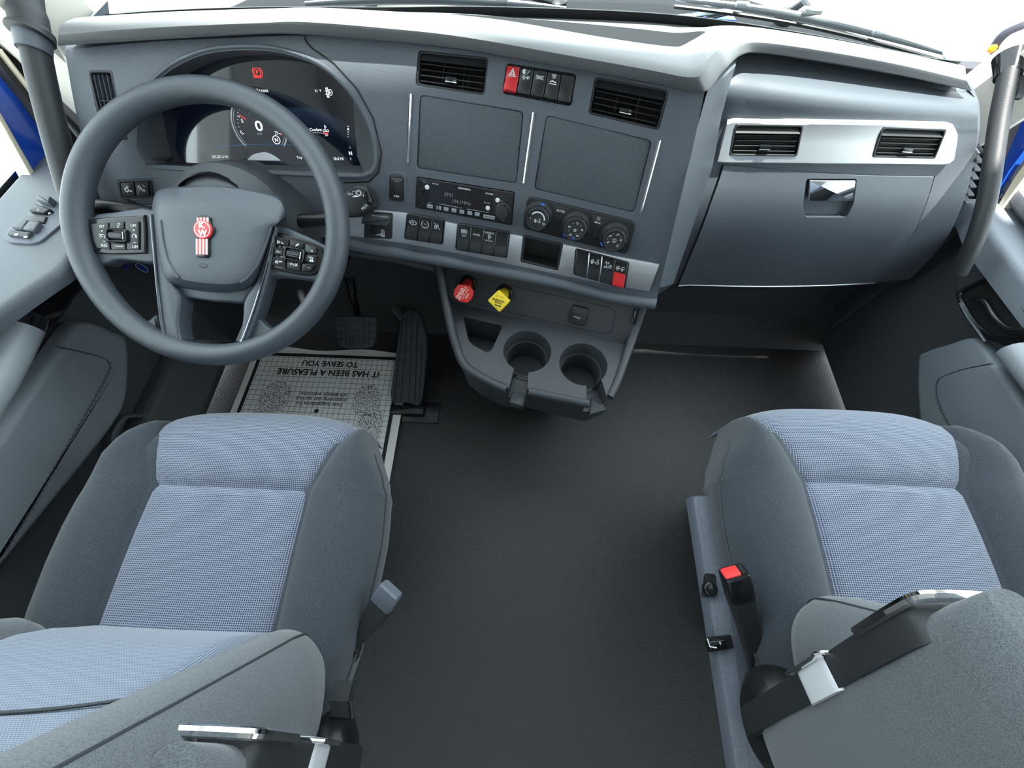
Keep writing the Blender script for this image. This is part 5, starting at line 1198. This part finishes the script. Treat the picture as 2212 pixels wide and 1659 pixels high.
swp = obj('switch_plate', xf(prism(sp, -.002, .004, .0015), FZ.M), 'seat_plastic', d1)
def dsw(pts, h, m, nm): return obj(nm, xf(prism(rpoly(FZ.P(pts, .004), .002), .002, h, .002), FZ.M), m, swp)
dsw([(33, 498), (50, 481), (70, 484), (56, 503)], .012, 'dash_soft', 'window_switch'); dsw([(58, 503), (73, 484), (95, 487), (82, 506)], .012, 'dash_soft', 'window_switch')
dsw([(46, 480), (60, 466), (104, 470), (98, 484)], .007, 'black', 'switch_well'); dsw([(22, 512), (30, 502), (74, 507), (64, 517)], .010, 'door_dark', 'lock_switch')
dsw([(70, 462), (84, 447), (118, 458), (104, 466)], .011, 'black', 'mirror_switch'); dsw([(90, 442), (98, 433), (124, 436), (118, 449)], .016, 'door_top', 'mirror_knob')
for tx, px, py in (('L', 84, 453), ('R', 108, 461)): a, b = FZ.L(px, py, .011); obj('lettering', xf(text(tx, h=.005, cx=a, cy=b, z=.0115, rot=.5), FZ.M), 'white_print', swp, None)
for px, py in ((36, 507), (56, 512)): obj('icon', xf(flat(rrect(.006, .004, .001, *FZ.L(px, py, .010)), .0105), FZ.M), 'white_print', swp, None)
FX = Fr((-.935, .3, .4), (0, 1, 0), (1, 0, 0))
pad = obj('leather_pad', xf(prism(smooth_poly(FX.P([(182, 696), (255, 718), (281, 742), (281, 840), (262, 900), (200, 985), (100, 1110), (0, 1235), (-90, 1340), (-90, 1070), (0, 945), (128, 757)]), 3), -.035, .0, .014), FX.M), 'leather', d1)
seam(FX, [(122, 748), (170, 758), (220, 772), (234, 786), (228, 810), (190, 880), (120, 1000), (60, 1105), (0, 1200)], 0, pad)
obj('lower_pocket', box((-.965, .15, .17), (.05, .95, .16), .012), 'door_dark', d1)
gr = [at(52, 706, X=-.90), at(20, 764, X=-.90), at(-15, 828, X=-.90), at(-80, 940, X=-.90)]
obj('pull_grip', tube(gr, [.025, .027, .027, .025], 20), 'grip', d1)
obj('grip_collar', tube([at(66, 682, X=-.90), at(50, 708, X=-.90)], [.022, .0262], 20), 'chrome', d1)
obj('pull_bracket', tube(smooth_poly([tuple(at(155, 612, X=-.92)), tuple(at(128, 640, X=-.91)), tuple(at(106, 668, X=-.90)), tuple(at(84, 672, X=-.90)), tuple(at(58, 696, X=-.90))], 4, False), .016, 14), 'black_gloss', d1)
obj('bracket_plate', xf(prism(rpoly(FX.P([(60, 640), (160, 600), (172, 640), (110, 730), (60, 760)]), .02), -.03, -.005, .004), FX.M), 'black_gloss', d1)
obj('sill_trim_highlight', tube(smooth_poly([tuple(at(a, b, Z=.10)) for a, b in ((340, 760), (352, 800), (361, 850), (360, 880))], 4, False), .004, 8), 'trim_silver', d1)  # highlight along the sill trim, put in as a silver-coloured tube
obj('kick_panel', slab([[at(282, 730, Z=.22), at(345, 745, Z=.10)], [at(282, 905, Z=.16), at(362, 895, Z=.06)]], (0, 0, -.03)), 'door_dark', d1)
obj('cubby', xf(ringprism(smooth_poly(FX.P([(240, 950), (262, 905), (285, 895), (330, 900), (330, 950), (270, 985)], -.01), 3), smooth_poly(FX.P([(252, 950), (270, 910), (288, 903), (322, 908), (322, 948), (270, 975)], -.01), 3), -.03, -.008, .002), FX.M), 'door_dark', d1)
# door frame: blue painted edge, black seals, cream strip
def frame_strip(nm, pts, m, X, par, sd):
    F = Fr((X, .6, .7), (0, 1, 0), (1, 0, 0)); obj(nm, xf(prism(F.P(pts), -.02, .004, .002), F.M), m, par)
frame_strip('blue_frame', [(-40, 95), (0, 140), (60, 220), (150, 345), (170, 420), (85, 405), (0, 262), (-40, 190)], 'blue_paint', -.972, d1, -1)
frame_strip('door_seal', [(-40, 50), (0, 85), (70, 175), (165, 300), (175, 420), (150, 350), (60, 220), (0, 145), (-40, 100)], 'black', -.955, d1, -1)
frame_strip('cream_edge', [(-40, 190), (0, 248), (88, 402), (76, 404), (0, 268), (-40, 205)], 'cream', -.968, d1, -1)
frame_strip('cream_edge', [(0, 105), (75, 202), (73, 206), (0, 112)], 'cream', -.945, d1, -1)
# ---- passenger door
d2 = thing('door_2', 'passenger door trim with dark pull recess and leather pad', 'door', (.98, .2, .02)); d2['kind'] = 'structure'; del d2['category']
obj('door_panel', box((1.0, .2, .31), (.05, 1.2, .58), .01), 'door_dark', d2)
FZ = Fr((.95, .6, .58), (1, 0, 0), (0, 0, 1))
inn = FZ.P([(2118, 452), (2140, 500), (2180, 552), (2212, 592), (2300, 700)])
obj('armrest', xf(prism(smooth_poly(inn, 4, False) + [(.045, inn[-1][1]), (.045, .18), (inn[0][0] - .01, .18)], -.05, .0, .014, 4), FZ.M), 'leather', d2)
obj('window_ledge', box((.985, .2, .60), (.05, 1.2, .03), .01), 'door_top', d2)
FX = Fr((.92, .5, .4), (0, -1, 0), (-1, 0, 0))
obj('armrest_side', xf(prism(smooth_poly(FX.P([(2095, 465), (2118, 470), (2165, 540), (2240, 640), (2300, 760), (2300, 900), (2180, 780), (2090, 700), (2060, 640), (2070, 560)]), 3), -.03, .0, .01), FX.M), 'door_dark', d2)
ro = smooth_poly(FX.P([(2070, 640), (2085, 622), (2140, 598), (2168, 604), (2225, 670), (2250, 740), (2190, 745), (2140, 738), (2100, 700)]), 4)
ri = smooth_poly(FX.P([(2082, 642), (2094, 628), (2140, 607), (2162, 611), (2215, 672), (2235, 725), (2190, 730), (2145, 720), (2110, 690)]), 4)
obj('pull_recess_rim', xf(ringprism(ro, ri, -.002, .008, .003), FX.M), 'black_gloss', d2)
obj('pull_recess', xf(prism(inset(ccw(ri), -.002), -.002, .0015), FX.M), 'void', d2)
obj('door_release', tube(smooth_poly([tuple(FX.at(a, b, .012)) for a, b in ((2100, 648), (2118, 650), (2128, 656), (2150, 690), (2178, 712), (2215, 715))], 4, False), .007, 12), 'black_gloss', d2)
obj('recess_glint', tube(smooth_poly([tuple(FX.at(a, b, .009)) for a, b in ((2074, 655), (2090, 685), (2112, 715), (2128, 738))], 4, False), .0022, 8), 'trim_silver', d2)
pad = obj('leather_pad', xf(prism(smooth_poly(FX.P([(1982, 870), (1982, 778), (1996, 760), (2050, 742), (2105, 730), (2150, 782), (2212, 872), (2300, 1000), (2300, 1200), (2120, 1000), (2000, 930)]), 3), -.03, .004, .012), FX.M), 'leather', d2)
seam(FX, [(2146, 784), (2090, 795), (2040, 812), (2026, 830), (2030, 868), (2060, 930), (2120, 1010)], .004, pad)
obj('pull_grip', tube([at(2185, 755, X=.90), at(2230, 810, X=.90), at(2300, 900, X=.90)], .022, 16), 'grip', d2)
obj('sill_trim_highlight', tube([at(1922, 772, Z=.12), at(1910, 810, Z=.10), at(1902, 856, Z=.08)], .003, 8), 'trim_silver', d2)  # same sill trim highlight in silver colour, passenger side
frame_strip('blue_frame', [(2260, 195), (2212, 265), (2175, 330), (2145, 425), (2165, 428), (2200, 370), (2260, 290)], 'blue_paint', .972, d2, 1)
frame_strip('cream_edge', [(2260, 170), (2212, 240), (2158, 320), (2150, 330), (2152, 316), (2212, 225), (2260, 155)], 'cream', .958, d2, 1)
frame_strip('door_seal', [(2260, 130), (2212, 205), (2160, 300), (2120, 420), (2110, 470), (2145, 425), (2175, 330), (2212, 245), (2260, 175)], 'black', .950, d2, 1)
frame_strip('cream_edge', [(2260, 320), (2212, 385), (2170, 455), (2178, 458), (2212, 412), (2260, 350)], 'cream', .975, d2, 1)

# ================================================================== grab handles
def pathpx(l): return [tuple(at(a, b, X=x)) for a, b, x in l]
t = thing('grab_handle', 'black upright grab handle on the left windscreen pillar', 'grab handle', at(100, 250, X=-.82), 'pillar grab handles')
hp = smooth_poly(pathpx([(72, 85, -.82), (92, 180, -.82), (122, 300, -.82), (158, 430, -.82), (175, 490, -.825)]), 5, False)
obj('bar', tube(hp, .0175, 18), 'black_soft', t)
obj('collar', tube(pathpx([(70, 72, -.82), (74, 112, -.82)]), [.0215, .0195], 18), 'dash_soft', t)
obj('boot', tube(smooth_poly(pathpx([(66, 78, -.82), (66, 66, -.82), (60, 30, -.822), (52, -40, -.825)]), 4, False), [.024] * 1 + [.0265] + [.026] * 3 + [.022] * 4 + [.019] * 4, 20), 'black_soft', t)
t = thing('grab_handle', 'curved black grab handle on the right windscreen pillar', 'grab handle', at(2140, 350, X=.84), 'pillar grab handles')
hp = smooth_poly(pathpx([(2180, 150, .80), (2173, 185, .80), (2160, 250, .80), (2148, 330, .80), (2132, 430, .80), (2105, 520, .805), (2070, 590, .82)]), 5, False)
obj('bar', tube(hp, .0138, 18), 'black_soft', t)
obj('bracket', tube(pathpx([(2184, 122, .81), (2177, 165, .803)]), [.024, .018], 16), 'black_gloss', t)
obj('bracket_plate', xf(prism(smooth_poly(Fr((.825, .8, .75), (0, -1, 0), (-1, 0, 0)).P([(2155, 130), (2185, 112), (2212, 120), (2205, 200), (2180, 215), (2165, 180)]), 3), -.01, .006, .003), Fr((.825, .8, .75), (0, -1, 0), (-1, 0, 0)).M), 'mirror_body', t)
# side grille teeth at the right end of the dashboard
for k in range(7):
    a, b = 2108 - k * 4.5, 322 + k * 18
    obj('grille_tooth', box(at(a, b, Y=.76) + Vector((.004, 0, 0)), (.014, .03, .004), .001), 'dash_soft', dash)
# ================================================================== seats
def interp(tab, y):
    if y <= tab[0][0]: return tab[0][1]
    for (a, u), (b, v) in zip(tab, tab[1:]):
        if y <= b: t = (y - a) / (b - a); t = t * t * (3 - 2 * t); return u + (v - u) * t
    return tab[-1][1]
HW = [(-.36, .212), (-.31, .218), (-.21, .236), (-.15, .247), (-.06, .250), (0, .244), (.06, .231), (.09, .217), (.12, .200), (.14, .188), (.155, .180)]
def iw(y): return .126 + max(0, y) / .125 * .042 if y > 0 else .126
ROW = [(-.36, -.022), (-.29, -.015), (-.24, -.011), (-.18, -.006), (-.12, -.002), (-.07, 0), (-.03, 0), (-.012, -.0005), (-.005, -.003), (0, -.006), (.005, -.003), (.012, 0), (.035, .003), (.06, .004), (.085, .001), (.105, -.006), (.122, -.017), (.136, -.032), (.146, -.055), (.151, -.085), (.148, -.13)]
BOL = [(0, -.006), (.04, .001), (.12, .009), (.25, .018), (.42, .025), (.58, .025), (.72, .017), (.84, .004), (.93, -.013), (.985, -.036), (.99, -.065), (.90, -.12)]
def bow(y, x): return y - (max(0, y) / .15) * .022 * (abs(x) / .17) ** 3.6 if y > 0 else y
def seat(name, label, cx, cy, cz, sd, alpha, A0, fwd=0.0):
    t = thing(name, label, 'seat', (cx, cy - .1, 0), 'cab seats')
    O = Vector((cx, cy, cz))
    def ins(rows, nm):
        G = []
        for y, dz in rows:
            w = iw(y); r = []
            for k in range(25):
                u = -1 + 2 * k / 24
                z = dz + .010 * (1 - u * u) * (1 if abs(y) > .006 else .6) - .006 * max(0, (abs(u) - .94) / .06) - .004 * (1 - abs(u)) * 0
                r.append(O + Vector((u * w, bow(y, u * w), z)))
            G.append(r)
        return obj(nm, slab(G, (0, 0, -.05)), 'tooth', t)
    k0 = [i for i, r in enumerate(ROW) if r[0] == 0][0]
    ins(ROW[:k0 + 1], 'cushion_rear_insert'); ins(ROW[k0:], 'cushion_front_insert')
    rnd = random.Random(3)
    for s in (-1, 1):
        G = []
        for y, dz in ROW:
            w0, w1 = iw(y), interp(HW, y); d2_ = 0 if abs(y) < .02 else dz
            fall = max(0, (y - .09) / .06)
            r = []
            for a, z in BOL:
                wr = .0025 * sin(y * 95 + a * 6) * (1 if .3 < a < .95 and y < -.02 else 0) * max(0, min(1, (-y) / .2))
                xx = w0 + a * (w1 - w0); r.append(O + Vector((s * xx, bow(y, xx), max(d2_ + z * (1 - .35 * min(1, fall)) + wr, -.125 + .012 * a))))
            G.append(r)
        b = obj('cushion_bolster', slab(G, (-s * .03, -.004, -.02), s < 0), 'cloth_dark', t)
        sm = [G[i][9] + Vector((s * .0015, 0, .0015)) for i in range(1, len(G) - 5)]
        obj('piping', tube(smooth_poly([tuple(p) for p in sm], 3, False), .0016, 6), 'cloth_dark', b)
    # base
    obj('seat_pan', xf(prism(rrect(.32, .36, .05), -.19, -.075, .01), Matrix.Translation(O + Vector((0, -.12, 0)))), 'black_soft', t)
    obj('pedestal', xf(loft([[(x, y, -cz) for x, y in rrect(.16, .36, .03)], [(x, y, -.35) for x, y in rrect(.16, .36, .03)], [(x, y, -.19) for x, y in rrect(.24, .40, .03)]]), Matrix.Translation(O + Vector((0, -.12, 0)))), 'black_soft', t)
    # side shield towards the aisle
    X0 = cx + sd * .262
    if sd < 0: obj('side_shield', box((.276, -.16, .437), (.048, .60, .036), .008), 'seat_plastic', t)
    # backrest
    lean = tan_(7)
    def bk(x, y, z): return O + Vector((x, y + fwd - lean * max(0, z), z))
    G = []
    for z in [.0, .03, .06, .10, .15, .20, .26, .32, .40, .48, .56, .62]:
        lum = .016 * math.exp(-((z - .09) / .07) ** 2); r = []
        for k in range(17):
            u = -1 + 2 * k / 16
            r.append(bk(u * .135, -.205 + lum + .012 * (1 - u * u) * .6 + .008 * u * u - .01 * max(0, (abs(u) - .9) / .1), z))
        G.append(r)
    obj('backrest_insert', slab(G, (0, -.06, 0)), 'tooth_back', t)
    obj('backrest_seam', tube([bk(u * .13, -.196 + .004 * u * u, .245 - .03 * u * u) for u in [k / 8 - 1 for k in range(17)]], .0016, 6), 'stitch', t)
    for s in (-1, 1):
        R = []
        prof_ = smooth_poly([(.118, -.26), (.126, -.205), (.146, -.180), (.176, -.172), (.210, -.184), (.236, -.222), (.238, -.29), (.20, -.33), (.14, -.33)], 4)
        for z, sc in ((.012, .25), (.018, .55), (.032, .80), (.055, .95), (.09, 1.0), (.16, 1.0), (.26, 1.01), (.36, 1.03), (.46, 1.04), (.56, 1.03), (.62, .97)):
            R.append([bk(s * (.175 + (x - .175) * sc), -.245 + (y + .245) * sc, z) for x, y in prof_])
        b = obj('backrest_bolster', loft(R), 'cloth_grey', t)
        sm = [bk(s * (.175 + (.197 - .175) * sc), -.245 + (-.1770 + .245) * sc, z) for z, sc in ((.018, .55), (.032, .80), (.055, .95), (.09, 1.0), (.16, 1.0), (.26, 1.01), (.36, 1.03), (.46, 1.04), (.56, 1.03))]
        obj('seam', tube(smooth_poly([tuple(p) for p in sm], 4, False), .0016, 6), 'stitch', b)
    obj('backrest_shell', xf(prism(rrect(.40, .56, .08), -.045, .0, .015), Matrix.Translation(bk(0, -.325, .33)) @ Matrix.Rotation(radians(90 + 7), 4, 'X')), 'black_soft', t)
    # raised armrest on the aisle side
    ca, sa = cos(radians(alpha)), sin(radians(alpha))
    A0 = Vector(A0)
    FA = Fr(A0, (1, 0, 0), (0, ca, -sa)) if False else Fr(A0, (-1, 0, 0), (0, ca, -sa))   # x to the left seen from the front, y up along the arm
    w_ = .062
    secs = []
    for s_, k in ((-.05, .70), (-.03, .92), (.02, 1.0), (.10, 1.0), (.18, 1.02), (.24, 1.03), (.275, .95), (.295, .75), (.302, .45)):
        ww, dd = w_ * k, .095 * k * (1 + .45 * max(0, s_) / .3)
        secs.append([(x, s_, z) for x, z in [(q[0], q[1] - dd / 2 - .002) for q in rrect(ww, dd, .022, 0, 0, 5)]])
    ar = obj('armrest', xf(loft(secs), FA.M), 'cloth_grey', t)
    obj('armrest_underside', xf(prism(smooth_poly([(-.026, -.075), (.026, -.075), (.034, -.03), (.0335, .05), (.034, .15), (.034, .235), (.024, .262), (-.024, .262), (-.034, .235), (-.034, .15), (-.0335, .05), (-.034, -.03)], 3), -.022, .006, .005), FA.M), 'black_soft', ar)
    obj('angle_adjuster', xf(prism(rrect(.0715, .060, .012, 0, .115), -.024, .0075, .006), FA.M), 'light_plastic', ar, label='pale glossy armrest angle wheel')
    obj('adjuster_rim', xf(stroke_tube([(-.036, .146), (.036, .146), (.038, .13), (.038, .095), (.034, .080), (-.034, .080), (-.038, .095), (-.038, .13)], .0024, .004), FA.M), 'chrome', ar)
    obj('release_loop', xf(stroke_tube([(-.036, .20), (-.034, .262), (-.020, .274), (.020, .274), (.034, .262), (.036, .20)], .004, .004, False), FA.M), 'chrome', ar)
    obj('pivot_cover', xf(loft([[(x * k, y * k, z) for x, y in circle(.048, 24, 0, 0, .062)] for z, k in ((-.045, .8), (-.03, .98), (0, 1.0), (.02, .9), (.032, .6))]), Matrix.Translation(A0 + Vector((-sd * .012, -.035, -.055))) @ Matrix.Rotation(radians(90) * sd, 4, 'Y') @ Matrix.Rotation(radians(0), 4, 'Z')), 'black', t)
    return t, O, FA
def tan_(d): return math.tan(radians(d))
def stroke_tube(pts, r, z, closed=True):
    P = smooth_poly(pts, 3, closed); return tube([(x, y, z) for x, y in P], r, 8, closed=closed)
drv, OD, FAD = seat('driver_seat', 'driver seat of dark cloth with blue-grey houndstooth centre by the steering wheel', -.516, .11, .5, 1, 18, (-.281, -.200, .514))
pas, OP, FAP = seat('passenger_seat', 'passenger seat of dark cloth with blue-grey houndstooth centre on the right', .522, .152, .535, -1, 25, (.276, -.120, .572), .024)
# ---- passenger aisle side: switches on the side shield
fz = .456
for (pts, lb, kind) in (([(1524, 1238), (1545, 1240), (1548, 1288), (1516, 1290)], 'round black knob in the side shield of the passenger seat', 'knob'), ([(1522, 1378), (1578, 1370), (1584, 1400), (1526, 1410)], 'rocker switch with seat symbol in the passenger seat shield', 'rocker')):
    c = at(sum(p[0] for p in pts) / 4, sum(p[1] for p in pts) / 4, Z=fz)
    f = Fr(c, (1, 0, 0), (0, 0, 1)); t = thing('seat_switch', lb, 'switch', f.M, 'passenger seat controls')
    obj('well', xf(prism(rpoly(f.P(pts), .004), -.004, .002, .001), f.M), 'void', t)
    if kind == 'rocker':
        b = obj('rocker', xf(prism(rpoly(f.P([(1522, 1382), (1562, 1376), (1566, 1396), (1526, 1403)]), .004), 0, .012, .004), f.M), 'black_gloss', t)
        a, c_ = f.L(1538, 1390, .012); obj('icon', xf(join(stroke([(a - .006, c_ + .006), (a - .004, c_ - .004), (a + .006, c_ - .005)], .0016, .0124), text('+', h=.007, cx=a + .012, cy=c_ + .001, z=.0124)), f.M), 'white_print', b, None)
    else:
        obj('knob', xf(prism(circle(.011, 20, *f.L(1531, 1272)), 0, .010, .003), f.M), 'black_gloss', t)
# ---- buckles and levers
b0, b1 = at(1640, 1440, Z=.46), at(1585, 1235, Z=.575)
t = thing('seat_belt_buckle', 'black seat belt buckle with red release button beside the passenger seat', 'buckle', b0)
fb_ = Fr(b1, (1, 0, 0), (b1 - b0))
def secs_b(l): return loft([[fb_.W(x, y, z) for x, y in rrect(w, h_, .006)] for w, h_, z in l])
obj('stalk', secs_b([(.028, .016, -(b1 - b0).length), (.030, .018, -.10), (.033, .022, -.06), (.035, .026, -.042)]), 'black_soft', t)
hd = obj('buckle_head', secs_b([(.032, .024, -.046), (.034, .026, -.043), (.034, .026, -.003), (.031, .023, 0)]), 'black_gloss', t)
obj('release_button', xf(prism(rrect(.021, .017, .003, -.004, 0), -.004, .002, .001), fb_.M), 'buckle_red', hd)
obj('latch_slot', xf(prism(rrect(.005, .016, .001, .0105, 0), -.002, .0012), fb_.M), 'void', hd)
l0, l1 = at(748, 1425, Z=.44), at(846, 1272, Z=.505)
t = thing('recline_lever', 'black lever with pale grey tip beside the driver seat', 'lever', l0)
d_ = (l1 - l0); fl = Fr(l0, d_.cross(Vector((0, 0, 1))), d_)
Ln = d_.length
def secs_l(l): return loft([[fl.W(x, y, z * Ln) for x, y in rrect(w, h_, min(w, h_) * .3)] for w, h_, z in l])
obj('blade', secs_l([(.016, .010, .18), (.018, .010, .35), (.026, .012, .5), (.034, .016, .68), (.036, .018, .80)]), 'black_soft', t)
obj('tip', secs_l([(.034, .018, .79), (.035, .020, .80), (.034, .019, .99), (.030, .014, 1.01)]), 'seat_plastic', t)
obj('ferrule', secs_l([(.018, .018, -.14), (.026, .024, -.06), (.026, .024, .08), (.019, .015, .20)]), 'black_gloss', t)
# seat belt strap stub beside the driver backrest
s0 = at(745, 1470, Z=.50); s1 = at(738, 1550, Z=.52)
t = thing('seat_belt_strap', 'short dark blue-grey belt strap beside the driver armrest pivot', 'strap', s0)
obj('webbing', slab([[s0 + Vector((-.014, 0, 0)), s0 + Vector((.014, 0, 0))], [s0.lerp(s1, .5) + Vector((-.014, .0, .012)), s0.lerp(s1, .5) + Vector((.014, .0, .012))], [s1 + Vector((-.014, 0, 0)), s1 + Vector((.014, 0, 0))]], (0, -.003, -.003)), 'black_soft', t)
obj('strap_edge', tube([s0 + Vector((.014, 0, .002)), s0.lerp(s1, .5) + Vector((.014, 0, .014)), s1 + Vector((.014, 0, .002))], .0022, 6), 'black', t)
# frayed rag at the left edge
rc = at(18, 1378, Z=.47)
t = thing('cloth_scrap', 'frayed white and red scrap of cloth left of the driver seat', 'rag', rc)
FR = Fr(rc, (1, 0, 0), (0, 0, 1))
obj('white_part', xf(prism(smooth_poly(FR.P([(-30, 1360), (0, 1367), (30, 1373), (50, 1372), (46, 1386), (20, 1380), (-30, 1375)]), 3), -.002, .004, .001), FR.M), 'rag_white', t)
obj('red_part', xf(prism(FR.P([(-30, 1355), (0, 1361), (12, 1366), (0, 1367), (-30, 1362)]), -.001, .006, .001), FR.M), 'rag_red', t)
for k in range(6): obj('thread', xf(stroke(FR.P([(46, 1374 + k * 2), (54 + (k % 3) * 3, 1370 + k * 2.4)]), .0008, .004), FR.M), 'rag_white', t, None)
obj('red_part', xf(prism(FR.P([(44, 1384), (52, 1390), (50, 1400), (44, 1392)]), -.001, .003, .001), FR.M), 'rag_red', t)
